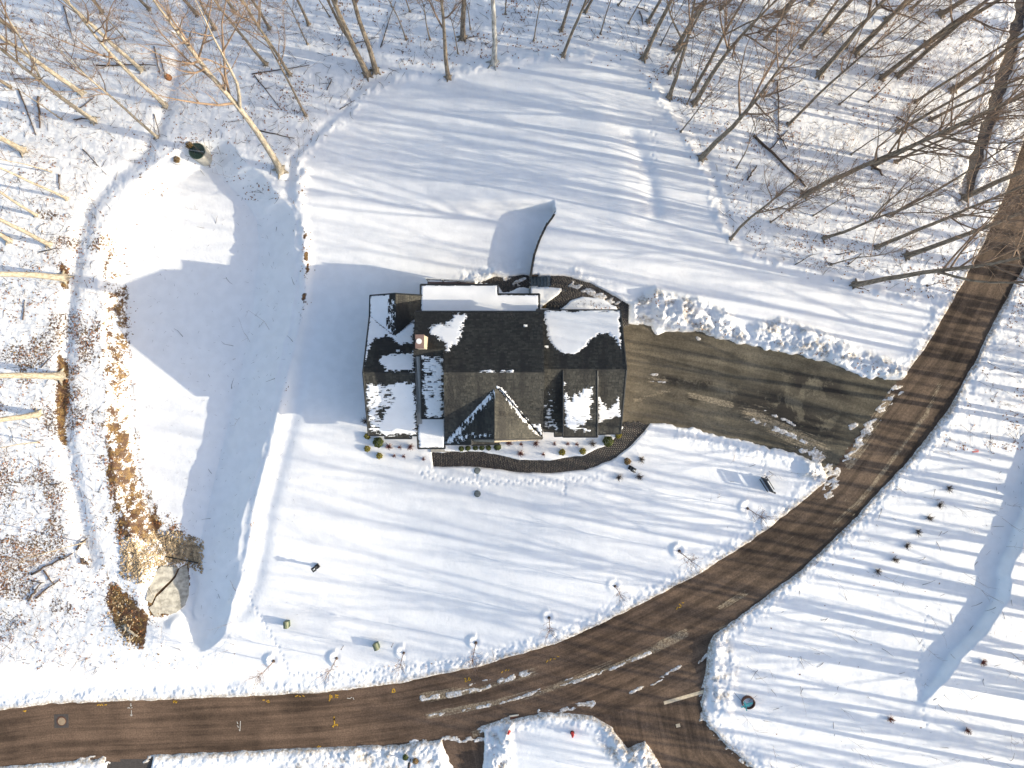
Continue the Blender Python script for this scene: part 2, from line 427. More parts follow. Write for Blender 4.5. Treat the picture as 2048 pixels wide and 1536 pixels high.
# ------------------------------------------------------------------ ground
step = 0.098
xi = np.arange(-49, 49.01, step); yi = np.arange(-37.5, 37.51, step)
def ext(a, far):
    o = [a]; d = step; lo = a[0]; hi = a[-1]; l = []; h_ = []
    while hi < far:
        d = min(d * 1.35, 25); hi += d; lo -= d; h_.append(hi); l.append(lo)
    return np.concatenate([l[::-1], a, h_])
xs = ext(xi, 420); ys = ext(yi, 420)
X, Y = np.meshgrid(xs, ys)
U, V, B = ground_uv(X, Y)
nx, ny = len(xs), len(ys)
paved = np.full(U.shape, 80.0, np.float32)
for P in PAVED:
    paved = np.minimum(paved, local_sdf(U, V, P))
dm = paved * S                                           # metres to pavement (negative on it)
lawn_d = local_sdf(U, V, LAWN, closed=False)
LITTER = [  # polygon, level, softness px
    ([(205, 515), (248, 520), (262, 600), (262, 700), (265, 800), (270, 900), (290, 975), (350, 1035), (388, 1085), (392, 1125), (330, 1125), (235, 1085), (222, 980), (212, 860), (205, 740), (206, 620)], 0.60, 12),
    ([(212, 840), (262, 850), (280, 980), (330, 1050), (300, 1085), (235, 1075), (215, 950)], 0.80, 12),
    ([(222, 1165), (262, 1190), (298, 1235), (290, 1285), (268, 1290), (235, 1250), (215, 1200)], 1.0, 12),
    ([(118, 700), (140, 730), (142, 800), (132, 850), (140, 900), (118, 880), (112, 800)], 0.75, 8),
    ([(120, 520), (142, 540), (140, 580), (122, 575)], 0.7, 6),
    ([(-60, 870), (60, 900), (60, 1050), (-60, 1080)], 0.45, 40),
    ([(-60, 540), (90, 560), (80, 620), (-60, 640)], 0.40, 30),
    ([(110, 1160), (210, 1150), (250, 1250), (160, 1260)], 0.38, 30),
    ([(1420, 640), (1500, 660), (1480, 690), (1440, 680)], 0.4, 10),
    ([(1600, 650), (1690, 690), (1740, 745), (1680, 730), (1600, 700)], 0.35, 14),
    ([(1600, 60), (1760, 80), (1720, 160), (1640, 150)], 0.45, 40),
    ([(1700, 190), (1770, 210), (1850, 300), (1760, 290)], 0.3, 40)]
litter = np.zeros(U.shape, np.float32)
for P, lv, so in LITTER:
    d = local_sdf(U, V, P, pad=so * 3)
    litter = np.maximum(litter, lv * sstep(so * 1.7, -so, d))
woods = np.zeros(U.shape, np.float32)
LAWN_IN = LAWN + [(1900, 620), (1700, 960), (1100, 1290), (480, 1330), (480, 1100), (560, 820), (605, 640)]
OPEN2 = BASIN + []
ld = local_sdf(U, V, LAWN_IN, pad=60)
woods = sstep(0, 25, ld)
woods = woods * np.where(V > 1330, 0.0, 1.0)
rightside = (U > 1400) & (V > 900)
woods = np.where(rightside, 0.25, woods)
bd = local_sdf(U, V, BASIN, pad=90)
woods = woods * sstep(-20, 25, bd); woods = np.where((bd < 85) & (U > 330) & (V > 400), 0.12, woods)
spr = fbm(X, Y, 3.0, 3, 31)
litter = np.maximum(litter, woods * (0.14 + 0.28 * sstep(0.48, 0.7, spr)) * np.where((U < 240) & (V > 420), 1.25, 0.85))
litter = np.maximum(litter, np.where(np.abs(lawn_d) < 12, 0.25 * sstep(0.45, 0.7, spr), 0))

litter = litter * np.where((U > 190) & (U < 400) & (V > 500), 0.34 + 1.0 * fbm(X * 1.6, Y * 0.8, 0.5, 5, 61), 1.0)
litter = np.where((U < 220) & (V > 480) & (V < 1330) & (dm > 3), np.maximum(litter, 0.34 * sstep(0.48, 0.66, fbm(X, Y, 1.5, 3, 63))), litter)
# snow thickness and relief
n_big = fbm(X, Y, 7.0, 3, 1) - 0.5
n_med = fbm(X, Y, 1.6, 3, 5) - 0.5
n_ch = fbm(X, Y, 0.42, 2, 9) - 0.5
n_f = fbm(X, Y, 0.26, 2, 19) - 0.5
n_w = RNG.random(X.shape) - 0.5
edge_n = (fbm(X, Y, 0.9, 3, 17) - 0.5) * 0.7
is_road = local_sdf(U, V, MAIN_ROAD); is_road = np.minimum(is_road, local_sdf(U, V, SIDE_ROAD)) * S
walk_d = np.minimum(local_sdf(U, V, WALK_F), local_sdf(U, V, WALK_R)) * S
en = edge_n * np.where(walk_d < 1.0, 0.25, np.where(is_road < 1.2, 0.35, 1.0))
dms = dm + en
rise = sstep(-0.06, 0.14, dms)
depth = 0.15 + 0.0 * X
near = np.exp(-((dm - 0.75) / 0.6) ** 2) * sstep(0, 0.3, dm) * np.where(walk_d < 2.5, 0.25, 1.0)
depth += near * (0.04 + 0.13 * n_f + 0.06 * n_ch + 0.30 * n_med + 0.04 * n_w)
PILES = [([(1262, 600), (1310, 578), (1350, 590), (1400, 598), (1450, 618), (1480, 655), (1500, 690), (1440, 678), (1345, 662), (1300, 652), (1262, 640)], 0.75),
         ([(1500, 650), (1560, 638), (1640, 660), (1700, 690), (1790, 722), (1812, 755), (1740, 752), (1600, 706), (1510, 690)], 0.6),
         ([(1600, 915), (1625, 905), (1650, 935), (1640, 965), (1600, 950)], 0.45),
         ([(1420, 1275), (1450, 1262), (1475, 1330), (1460, 1430), (1425, 1420), (1415, 1350)], 0.35),
         ([(975, 1460), (1020, 1450), (1025, 1540), (975, 1600)], 0.6),
         ([(1200, 1440), (1290, 1480), (1320, 1536), (1260, 1560), (1190, 1480)], 0.4),
         ([(1100, 560), (1150, 540), (1230, 590), (1250, 600), (1180, 560)], 0.25),
         ([(600, 1500), (880, 1490), (900, 1600), (500, 1600)], 0.2),
         ([(935, 560), (985, 540), (1010, 548), (950, 562)], 0.3)]
rough = 0.12 + 0.35 * woods
dirt = np.zeros(U.shape)
for P, a in PILES:
    d = local_sdf(U, V, P)
    w_ = sstep(10, -14, d)
    depth += w_ * a * (0.55 + 1.7 * n_med + 0.45 * n_ch + 0.35 * n_f + 0.12 * n_w)
    rough = np.maximum(rough, w_)
    dirt = np.maximum(dirt, w_ * 0.9 * sstep(0.50, 0.66, fbm(X, Y, 0.8, 4, 77))); litter = np.maximum(litter, w_ * 0.34 * sstep(0.52, 0.66, fbm(X, Y, 0.9, 4, 78)))
depth += woods * (0.10 * n_med + 0.05 * n_ch + 0.05 * n_f)
depth += n_big * 0.13 * (1 - woods * 0.3) * sstep(0.2, 3.0, dm) + 0.03 * n_med * (1 - woods) + 0.010 * n_w
# snow ridge that marks the lawn limit
depth += 0.22 * np.exp(-(lawn_d / 8.0) ** 2) * np.maximum(0.25 + 2.0 * n_med + 1.2 * n_ch, 0) - 0.13 * np.exp(-((lawn_d - 16) / 9.0) ** 2) * woods
CR = [(612, 345), (600, 400), (612, 470), (617, 540), (604, 640), (585, 720), (565, 800), (552, 860), (530, 940), (510, 1020), (498, 1100), (485, 1160), (468, 1205)]
crd = local_sdf(U, V, CR, closed=False, pad=70); crx = np.interp(V, [p[1] for p in CR], [p[0] for p in CR])
depth += 0.24 * np.exp(-(crd / 9.0) ** 2) * (0.8 + 1.2 * n_med) - 0.14 * np.exp(-((crd - 26) / 15.0) ** 2) * (U > crx) * sstep(500, 800, V)
litter = np.maximum(litter, np.exp(-(crd / 7.0) ** 2) * 0.36 * sstep(0.45, 0.65, spr) + np.exp(-(crd / 6.0) ** 2) * 0.45 * sstep(0.4, 0.6, fbm(X, Y, 0.6, 3, 88)) * ((V > 380) & (V < 650)))
# swale crossing the back lawn
SW = [(1262, 270), (1285, 320), (1302, 370), (1310, 425)]
sw = local_sdf(U, V, SW, closed=False, pad=90)
depth += -0.22 * np.exp(-(sw / 15.0) ** 2) * (1 + 1.5 * n_med) + 0.16 * np.exp(-(local_sdf(U, V, [(1200, 250), (1235, 330), (1250, 420)], closed=False, pad=120) / 32.0) ** 2)
# rims of snow raised round the young trees
YOUNG = [(1495, 1017), (1358, 1102), (1230, 1172), (1098, 1235), (952, 1285), (808, 1305), (674, 1316), (548, 1322), (1853, 572)]
for (a, b_) in YOUNG:
    q = np.hypot(U - a + 2, V - b_ + 3); depth += (0.13 + 0.05 * math.sin(a)) * np.exp(-((q - 12 - 1.5 * math.cos(b_)) / 5.0) ** 2) * np.where(U < a, 1.0, 0.3 + 0.25 * math.sin(a * 3)) - 0.07 * np.exp(-(q / 7) ** 2)
# footprint trails
def trail(pts, stp=13, off=3.0, dep=0.08):
    global depth
    P = np.array(pts, float); seg = np.hypot(*np.diff(P, axis=0).T); L = seg.sum(); k = 0; t = 0
    cum = np.r_[0, np.cumsum(seg)]
    while t < L:
        x = np.interp(t, cum, P[:, 0]); y = np.interp(t, cum, P[:, 1]); i = min(np.searchsorted(cum, t, 'right') - 1, len(seg) - 1)
        dx, dy = (P[i + 1] - P[i]) / seg[i]; sgn = 1 if k % 2 else -1
        cx, cy = x - dy * off * sgn, y + dx * off * sgn
        m = (np.abs(U - cx) < 9) & (np.abs(V - cy) < 9)
        depth[m] -= dep * np.exp(-((U[m] - cx) ** 2 + (V[m] - cy) ** 2) / 5.0)
        t += stp; k += 1
trail([(1520, 895), (1525, 930), (1532, 960)], 9)
trail([(490, 1130), (500, 1200), (535, 1255), (560, 1300), (578, 1340)], 9, 2)
trail([(578, 1347), (700, 1345), (800, 1335), (900, 1325), (960, 1310)], 9, 2)
trail([(865, 932), (840, 950), (900, 960), (1000, 965), (1100, 962), (1200, 955)], 8, 3, 0.06)
trail([(955, 941), (960, 965), (955, 987)], 8, 3, 0.06)
trail([(1300, 240), (1310, 300), (1300, 350)], 8, 4, 0.06)
trail([(940, 1305), (975, 1330), (1000, 1318), (985, 1290)], 8, 3)
trail([(1860, 480), (1840, 520), (1870, 560), (1860, 620)], 8, 3)
trail([(1130, 960), (1128, 990)], 7, 1)
trail([(1850, 1230), (1835, 1330), (1848, 1450)], 10, 2)

# packed snow left on the asphalt (polylines, half width px, height)
STREAKS = [([(845, 1396), (900, 1390), (960, 1378), (1000, 1362), (1040, 1350), (1068, 1342)], 6.5, 1.0), ([(940, 1370), (970, 1362), (990, 1355)], 4, .8),
           ([(860, 1432), (930, 1422), (1000, 1405), (1080, 1385), (1160, 1360), (1230, 1335), (1300, 1305)], 4.5, 0.95), ([(1010, 1400), (1100, 1372), (1200, 1335)], 3, .6),
           ([(1260, 1385), (1310, 1365), (1360, 1332)], 4.5, .95), ([(1650, 960), (1690, 925), (1725, 870), (1760, 825), (1800, 775)], 15, .8),
           ([(1640, 925), (1665, 950), (1660, 985)], 16, 1.1), ([(1490, 832), (1530, 850), (1580, 868), (1640, 905)], 6, .9), ([(1530, 822), (1560, 835), (1590, 850)], 4, .9),
           ([(1600, 895), (1640, 915), (1660, 930)], 10, .85), ([(1185, 1408), (1120, 1418), (1080, 1425)], 8, 1), ([(1170, 1405), (1186, 1412)], 7, 1),
           ([(960, 1462), (985, 1452), (1020, 1440)], 9, 1.0), ([(820, 1487), (880, 1478), (960, 1478)], 8, 1.0), ([(1400, 1390), (1408, 1420), (1400, 1440)], 6, .9),
           ([(1410, 1430), (1440, 1480), (1480, 1515), (1520, 1545)], 8, .9), ([(1395, 676), (1410, 686)], 4, 1.1), ([(1290, 748), (1318, 750)], 3, 1.0),
           ([(1300, 763), (1330, 765)], 3, .9), ([(1700, 855), (1712, 850)], 6, 1.1), ([(290, 1520), (320, 1512), (340, 1530)], 8, 1), ([(160, 1520), (205, 1518), (215, 1530)], 8, 1),
           ([(1430, 1290), (1395, 1330)], 4, .9), ([(1085, 590), (1130, 580)], 5, .6)]
WALKSNOW = [([(1120, 560), (1175, 580), (1235, 608)], 9, .75), ([(1010, 560), (1050, 560)], 9, .7), ([(1030, 568), (1055, 566)], 7, .85)]
pk = np.zeros(U.shape, np.float32); wsn = np.zeros(U.shape, np.float32)
for P, w_, a in STREAKS:
    d = local_sdf(U, V, P, closed=False, pad=40); pk = np.maximum(pk, a * np.exp(-(d / w_) ** 2))
for P, w_, a in WALKSNOW:
    d = local_sdf(U, V, P, closed=False, pad=40); wsn = np.maximum(wsn, a * np.exp(-(d / w_) ** 2))
pk = np.maximum(pk, wsn)
pkn = fbm((X * 0.9 + Y * 0.4) * 0.45, Y * 0.9 - X * 0.4, 0.30, 3, 41)
pkn = np.clip((pkn - 0.5) * 2.6 + 0.5, 0, 1)
low = -0.13 + 0.15 * sstep(0.15, 0.62, pk * (0.10 + 1.2 * pkn)) + 0.05 * n_f * (pk > 0.1) + 0.05 * (wsn > 0.15) * (pkn > 0.35)
Z = B + low * (1 - rise) + (depth) * rise
dirt = np.maximum(dirt, np.where(is_road < 0.75, 1.0 * sstep(0.66, 0.15, is_road + edge_n * 0.5), 0))
dirt = np.maximum(dirt, (1 - rise) * 0.95)
HOUSE_BACKBED = np.minimum(local_sdf(U, V, [(1140, 602), (1165, 594), (1205, 600), (1228, 618), (1140, 618)]), 60)
litter = np.maximum(litter, 0.42 * sstep(4, -6, HOUSE_BACKBED))
_A = np.array(APRON, float); APC, *_unused = np.linalg.lstsq(np.c_[_A, np.ones(len(_A))], base(_A[:, 0], _A[:, 1]), rcond=None)
def apron_z(u, v): return float(APC[0] * u + APC[1] * v + APC[2]) - 0.05
ap = local_sdf(U, V, APRON); apz = APC[0] * U + APC[1] * V + APC[2] - 0.12; Z = np.where(ap < 30, apz + (Z - apz) * sstep(-2, 24, ap), Z)
Z = np.where(ap < 3, apz, Z); litter = np.where(ap < 0, 1.0, litter)
SCREE = [(262, 1085), (300, 1070), (345, 1080), (388, 1092), (400, 1135), (375, 1130), (330, 1130), (290, 1150), (262, 1140)]
scr = local_sdf(U, V, SCREE); Z = Z - 0.18 * sstep(6, -6, scr); litter = np.maximum(litter, 0.45 * sstep(6, -6, scr))

# tree roots melt rings are added after the tree list is known
TREES = [
 # base u,v, direction point u,v, size class, kind
 (332,213,150,10,'L','p'),(283,140,120,0,'L','p'),(165,187,0,75,'L','p'),(190,243,0,115,'L','p'),(315,275,150,150,'M','p'),(562,342,405,90,'X','p'),
 (612,232,480,0,'M','n'),(580,150,495,0,'M','n'),(533,130,440,0,'M','n'),(540,58,498,0,'M','n'),(618,50,588,-20,'M','n'),(252,80,180,0,'S','n'),
 (205,25,185,0,'M','n'),(72,140,0,90,'S','n'),(22,175,-20,150,'M','n'),(125,240,0,150,'S','n'),(48,302,0,272,'L','p'),(105,345,0,300,'S','p'),
 (135,398,0,330,'M','p'),(75,432,0,390,'M','p'),(20,482,0,466,'L','p'),(100,490,0,447,'L','p'),(128,556,0,548,'G','p'),(122,752,0,742,'G','p'),
 (78,828,0,838,'X','p'),(78,884,0,893,'S','p'),(172,1083,0,1140,'S','p'),(735,150,640,0,'X','n'),(752,143,722,0,'X','n'),(705,90,665,0,'M','n'),
 (897,157,874,0,'L','n'),(988,128,1004,0,'X','g'),(926,77,920,0,'L','n'),(916,108,900,0,'S','n'),(860,80,845,0,'S','n'),(812,80,797,0,'S','n'),
 (820,25,812,0,'S','n'),(616,90,576,0,'S','n'),(941,60,940,0,'S','n'),(1067,83,1080,0,'S','n'),(1126,113,1165,0,'M','n'),(1122,62,1142,0,'M','n'),
 (1200,70,1220,0,'S','n'),(1235,12,1245,0,'S','n'),(1256,48,1275,0,'S','n'),(1287,117,1340,0,'L','n'),(1320,92,1365,0,'S','n'),(1352,100,1405,0,'L','n'),
 (1295,45,1318,0,'M','n'),(1338,195,1400,0,'L','n'),(1337,148,1395,20,'M','n'),(1387,180,1460,60,'M','n'),(1388,207,1500,60,'L','n'),(1373,210,1390,180,'S','n'),
 (1360,265,1470,130,'S','n'),(1402,317,1610,60,'X','n'),(1472,337,1520,270,'S','n'),(1460,478,1760,225,'M','n'),(1608,390,1800,270,'X','n'),(1577,420,1650,370,'S','n'),
 (1625,432,1800,320,'S','n'),(1646,477,1830,390,'M','n'),(1660,530,1800,465,'S','n'),(1708,570,2048,478,'X','n'),(1812,512,2010,450,'L','n'),(1752,495,1900,400,'L','n'),
 (1782,430,1900,365,'M','n'),(1637,150,1720,55,'L','n'),(1762,157,1850,85,'L','n'),(1795,152,1960,45,'L','n'),(1576,250,1700,125,'M','n'),(1440,18,1470,0,'M','n'),
 (1710,105,1800,20,'L','n'),(1690,95,1750,30,'M','n'),(1648,65,1700,0,'L','n'),(1746,330,1900,255,'L','n'),(1790,325,1940,250,'M','n'),(1530,80,1560,30,'M','n'),
 (1677,210,1760,140,'S','n'),(1927,396,2048,330,'X','n'),(1560,30,1590,0,'L','n'),(1500,60,1530,10,'S','n'),(1850,90,1930,40,'L','n'),(1880,30,1960,-20,'L','n'),
 (1820,20,1880,-30,'M','n'),(1770,40,1820,0,'M','n'),(1905,180,1990,120,'L','n'),(1860,240,1960,190,'M','n'),(1700,310,1800,240,'S','n'),(1540,445,1640,380,'S','n'),
 (1390,20,1420,0,'M','n'),(1602,95,1650,40,'M','n'),(1735,205,1820,140,'S','n'),(30,60,-10,30,'L','n'),(300,20,270,-10,'M','n'),(430,60,395,0,'M','n'),
 (470,25,440,-15,'M','n'),(395,30,360,-20,'M','n'),(660,35,640,-10,'S','n'),(1010,30,1012,0,'S','n'),(1170,25,1185,0,'M','n')]
_r = random.Random(44)
for _k in range(400):
    if len(TREES) >= 116: break
    _u, _v = _r.uniform(1420, 1975), _r.uniform(-30, 330)
    if _v > 60 + (_u - 1420) * 0.6 or _u > 2000 - _v * 0.22: continue
    if any(math.hypot(_u - t[0], _v - t[1]) < 34 for t in TREES): continue
    _c = _r.choice("LMMMSS"); TREES.append((round(_u), round(_v), round(_u + (_u - 1024) * .2), round(_v + (_v - 768) * .2), _c, 'n'))
for t in TREES:
    sz = {'G': 11, 'X': 8, 'L': 6.5, 'M': 5, 'S': 3}[t[4]]
    m = (np.abs(U - t[0]) < 30) & (np.abs(V - t[1]) < 30)
    q = np.hypot(U[m] - t[0] - 2, V[m] - t[1] - 1)
    litter[m] = np.maximum(litter[m], 0.62 * np.exp(-(q / sz) ** 2))

Vg = np.stack([X.ravel(), Y.ravel(), Z.ravel()], 1)
idx = np.arange(nx * ny).reshape(ny, nx)
F = np.stack([idx[:-1, :-1].ravel(), idx[:-1, 1:].ravel(), idx[1:, 1:].ravel(), idx[1:, :-1].ravel()], 1)
me = mesh_np("snow_ground", Vg, F, M['snow'], {"litter": litter, "dirt": dirt, "rough": rough}, smooth=True)
ground = obj("snow_ground", me); tag(ground, "white snow covering the lawns, basin and woodland floor", kind="structure")

def snow_z(u, v):
    p = px2w(u, v)
    i = int(np.clip(np.searchsorted(xs, p[0]), 1, nx - 1)); j = int(np.clip(np.searchsorted(ys, p[1]), 1, ny - 1))
    return float(Z[j, i])

def snow_at(x, y):
    i = np.clip(np.searchsorted(xs, x), 1, nx - 1); j = np.clip(np.searchsorted(ys, y), 1, ny - 1)
    return Z[j, i]

# ------------------------------------------------------------------ pavements: sheets at bare-ground height
def along_across(U_, V_, line):
    P = np.array(line, float); best = np.full(U_.shape, 1e9); al = np.zeros(U_.shape); ac = np.zeros(U_.shape); cum = 0
    for i in range(len(P) - 1):
        e = P[i + 1] - P[i]; L = np.hypot(*e); w0 = U_ - P[i, 0]; w1 = V_ - P[i, 1]
        t = np.clip((w0 * e[0] + w1 * e[1]) / L ** 2, 0, 1); dx = w0 - t * e[0]; dy = w1 - t * e[1]; d = np.hypot(dx, dy)
        m = d < best; best = np.where(m, d, best); al = np.where(m, cum + t * L, al); ac = np.where(m, d * np.sign(e[0] * w1 - e[1] * w0), ac); cum += L
    return al * S, ac * S

SCUFF = [([(845, 1396), (960, 1378), (1068, 1342)], 10), ([(860, 1432), (1080, 1385), (1300, 1305), (1370, 1270)], 9), ([(1440, 1215), (1490, 1190)], 7), ([(1440, 1260), (1510, 1220)], 5),
         ([(1690, 1000), (1720, 1050), (1660, 1060)], 1), ([(1670, 1045), (1720, 1000), (1800, 900), (1850, 830), (1880, 770)], 6), ([(1700, 925), (1780, 800)], 14), ([(1500, 830), (1640, 900)], 22),
         ([(950, 1468), (1010, 1448)], 10), ([(1320, 1285), (1370, 1262)], 8), ([(1270, 800), (1340, 780)], 6), ([(1300, 760), (1330, 763)], 8), ([(1380, 790), (1460, 810)], 10)]
WETZ = [([(1450, 780), (1560, 770), (1680, 830), (1675, 890), (1600, 885), (1460, 820)], 40), ([(1310, 748), (1460, 765), (1450, 778), (1320, 764)], 8), ([(1345, 790), (1390, 795), (1385, 806), (1350, 804)], 5), ([(1560, 735), (1680, 760), (1700, 800), (1600, 790)], 18)]

def sheet(name, polys, exclude, mat, dz, line, st=0.22, label=None, grow=9):
    P = np.concatenate([np.array(p, float) for p in polys]); P = np.clip(P, (-1400, -700), (3000, 2300))
    x0, x1 = (P[:, 0].min() - 1024) * S * 1.02 - 1, (P[:, 0].max() - 1024) * S * 1.02 + 1
    y0, y1 = (768 - P[:, 1].max()) * S * 1.02 - 1, (768 - P[:, 1].min()) * S * 1.02 + 1
    gx = np.arange(math.floor(x0 / st) * st, x1, st); gy = np.arange(math.floor(y0 / st) * st, y1, st)
    A, Bb = np.meshgrid(gx, gy); u, v, z = ground_uv(A, Bb)
    d = np.full(u.shape, 99.0)
    for p in polys: d = np.minimum(d, local_sdf(u, v, p))
    keep = d < grow
    for e in exclude: keep &= local_sdf(u, v, e) >= 0
    cell = keep[:-1, :-1] & keep[1:, :-1] & keep[:-1, 1:] & keep[1:, 1:]
    ii = np.arange(A.size).reshape(A.shape)
    Fq = np.stack([ii[:-1, :-1][cell], ii[:-1, 1:][cell], ii[1:, 1:][cell], ii[1:, :-1][cell]], 1)
    used, inv = np.unique(Fq, return_inverse=True); Fq = inv.reshape(Fq.shape)
    vv = np.stack([A.ravel(), Bb.ravel(), z.ravel() + dz], 1)[used]
    uu, vy = u.ravel()[used], v.ravel()[used]
    al, ac = along_across(uu, vy, line)
    sc_ = np.zeros(uu.shape); wz = np.zeros(uu.shape)
    for L_, w_ in SCUFF: sc_ = np.maximum(sc_, np.exp(-(poly_sdf(uu, vy, L_, closed=False) / w_) ** 2))
    for L_, w_ in WETZ: wz = np.maximum(wz, sstep(w_, -w_, poly_sdf(uu, vy, L_)))
    me_ = mesh_np(name, vv, Fq, mat, {"along": al, "across": ac, "scuff": sc_, "wet": wz}, smooth=True)
    o = obj(name, me_); tag(o, label, kind="structure"); return o

sheet("road", [MAIN_ROAD], [], M['road'], 0.0, ROAD_N, 0.25, "grey brown asphalt road curving past the house")
sheet("side_road", [SIDE_ROAD, SOUTH_DRIVE], [], M['road'], -0.004, [(1410, 1300), (1400, 1400), (1420, 1500), (1700, 1800)], 0.22, "asphalt side road branching off at the bottom")
sheet("west_drive", [WEST_DRIVE], [], M['patch'], -0.008, [(250, 1500), (250, 1700)], 0.22, "short dark asphalt drive at the bottom left")
sheet("driveway", [DRIVEWAY], [], M['drive'], -0.006, [(1250, 750), (1400, 775), (1560, 810), (1750, 880)], 0.22, "stained asphalt driveway running from the garage to the road")
sheet("forest_track", [TOP_TRACK], [], M['patch'], -0.002, [(2060, -200), (1980, 200), (1925, 395)], 0.25, "narrow dark track running between the trees")

# ------------------------------------------------------------------ paver paths: a bed plus brick rows
def paver_path(name, polys, line, pw, ph, label, dz=0.0):
    bed = sheet(name, polys, [STEPS_P] if name != "front_path" else [], M['deck'], dz - 0.01, line, 0.25, label, grow=5)
    P = np.array(line, float); seg = np.hypot(*np.diff(P, axis=0).T); cum = np.r_[0, np.cumsum(seg)] * S
    def at(t):
        i = min(max(np.searchsorted(cum, t, 'right') - 1, 0), len(seg) - 1); e = P[i + 1] - P[i]; q = (t - cum[i]) / (cum[i + 1] - cum[i])
        # smooth the direction
        return P[i] + e * q
    vs = []; tones = []; fs = []
    rows = np.arange(0, cum[-1], ph); W = 2.2
    for r, t in enumerate(rows):
        c0 = at(t); c1 = at(min(t + ph * 0.90, cum[-1])); a = at(max(t - 0.5, 0)); b_ = at(min(t + 0.5, cum[-1])); d = (b_ - a) / (np.hypot(*(b_ - a)) + 1e-9); nrm = np.array([-d[1], d[0]])
        offs = np.arange(-W, W, pw) + (pw / 2 if r % 2 else 0)
        mid = (c0 + c1) / 2; q = mid[None] + nrm[None] * ((offs + pw / 2) / S)[:, None]
        sd_ = np.full(len(offs), 99.0)
        for p in polys: sd_ = np.minimum(sd_, poly_sdf(q[:, 0], q[:, 1], p))
        zz = base(q[:, 0], q[:, 1])
        for o_, s_, z_ in zip(offs, sd_, zz):
            if s_ > 3.5: continue
            k = S * (H - z_) / H; h_ = random.uniform(0.0, 0.012) + 0.02 + dz; bi = len(vs)
            for cc, oo in ((c0, o_), (c1, o_), (c1, o_ + pw * 0.93), (c0, o_ + pw * 0.93)):
                w = cc + nrm * oo / S; vs.append(((w[0] - 1024) * k, (768 - w[1]) * k, z_ + h_))
            for j in range(4): vs.append((vs[bi + j][0], vs[bi + j][1], z_ - 0.03))
            tn = random.random(); tones += [tn] * 8
            fs += [(bi, bi + 3, bi + 2, bi + 1)] + [(bi + j, bi + (j + 1) % 4, bi + 4 + (j + 1) % 4, bi + 4 + j) for j in range(4)]
    me_ = mesh_np("pavers", vs, fs, M['paver'], {"tone": tones}); o = obj("pavers", me_, bed); tag(o, kind="stuff")
    return bed
paver_path("front_path", [WALK_F], [(860, 918), (940, 917), (985, 922), (1040, 932), (1100, 934), (1165, 926), (1215, 906), (1248, 880), (1268, 862), (1278, 842)], 0.235, 0.155,
           "dark brick path curving along the front of the house")
paver_path("garden_path", [WALK_R], [(1247, 655), (1248, 615), (1215, 595), (1170, 575), (1100, 562)], 0.235, 0.155, "brown brick path behind the garage", 0.0)
paver_path("lower_patio", [PATIO_L], [(1062, 562), (1000, 562), (938, 566)], 0.235, 0.155, "dark icy brick patio below the steps", 0.0)

# ------------------------------------------------------------------ stone steps and retaining wall
st_o = empty("stone_steps", px2w(1080, 563), "flight of six bluestone steps beside the curved wall", "steps")
for i in range(6):
    u0 = 1061 + i * 6.8; z = (i + 1) * 0.21
    a = px2w_z(u0 + 3.4, 563, z)
    MB().box((a[0] - st_o.location.x, a[1] - st_o.location.y, z - 0.35 - st_o.location.z), (0.272, 0.95, 0.7)).build("step", M['bluestone'], st_o)
MB().box((0.0, 0.50, -0.1), (1.9, 0.08, 0.9)).build("side_wall", M['deadwood'], st_o)
wall_o = empty("retaining_wall", px2w(1075, 500), "curved stone retaining wall between the two snowy back lawns", "wall")
wl0 = Vector(wall_o.location)
P = np.array(WALLX[::-1], float); P = np.vstack([P, [(1109, 428)]]) ; seg = np.hypot(*np.diff(P, axis=0).T); cum = np.r_[0, np.cumsum(seg)]
nb = 14; cap_me = None; core = MB()
for i in range(nb):
    t0, t1 = cum[-1] * i / nb, cum[-1] * (i + 1) / nb
    a = np.array([np.interp(t0, cum, P[:, 0]), np.interp(t0, cum, P[:, 1])]); b_ = np.array([np.interp(t1, cum, P[:, 0]), np.interp(t1, cum, P[:, 1])])
    zt = float(1.5 * sstep(700, 1210, (a[0] + b_[0]) / 2)) + 0.16
    wa, wb = Vector(px2w_z(*a, zt)), Vector(px2w_z(*b_, zt)); c = (wa + wb) / 2; ang = math.atan2(wb.y - wa.y, wb.x - wa.x); L = (wb - wa).length
    MB().box((0, 0, 0), (L - 0.012, 0.17, 0.09)).build("capstone", M['deck'], wall_o, c - wl0, ang)
    for k in range(6):
        for h_ in range(2):
            core.box(tuple(c - wl0 + Vector((math.cos(ang), math.sin(ang), 0)) * (L * (h_ - 0.5 + (0.25 if k % 2 else 0.5)) * 0.98) + Vector((0, 0, -0.15 - k * 0.21))), (L * 0.48, 0.22 - 0.01 * (k % 2), 0.2), ang)
tag(core.build("stone_courses", M['bluestone'], wall_o), kind="stuff")
# low dark wall beside the left end of steps, and end of rear garden
lw = MB(); a = px2w_z(1059.5, 573, 1.2); b_ = px2w_z(1059.5, 588, 1.2)
lw.box(((a[0] + b_[0]) / 2, (a[1] + b_[1]) / 2, 0.55), (0.12, abs(b_[1] - a[1]), 1.5)); o = lw.build("planter_wall", M['bluestone'])
tag(o, "short dark garden wall between the lower patio and the house porch", "wall")

# ------------------------------------------------------------------ house
house = empty("house", (0, 0, 0), "large shingle roofed house with snow patches and brown chimney", "house")
CAM = np.array([0, 0, H])
def ray_plane(u, v, p0, n):
    D = np.array([(u - 1024) * S, (768 - v) * S, -H]); t = np.dot(n, np.array(p0) - CAM) / np.dot(n, D); return CAM + D * t

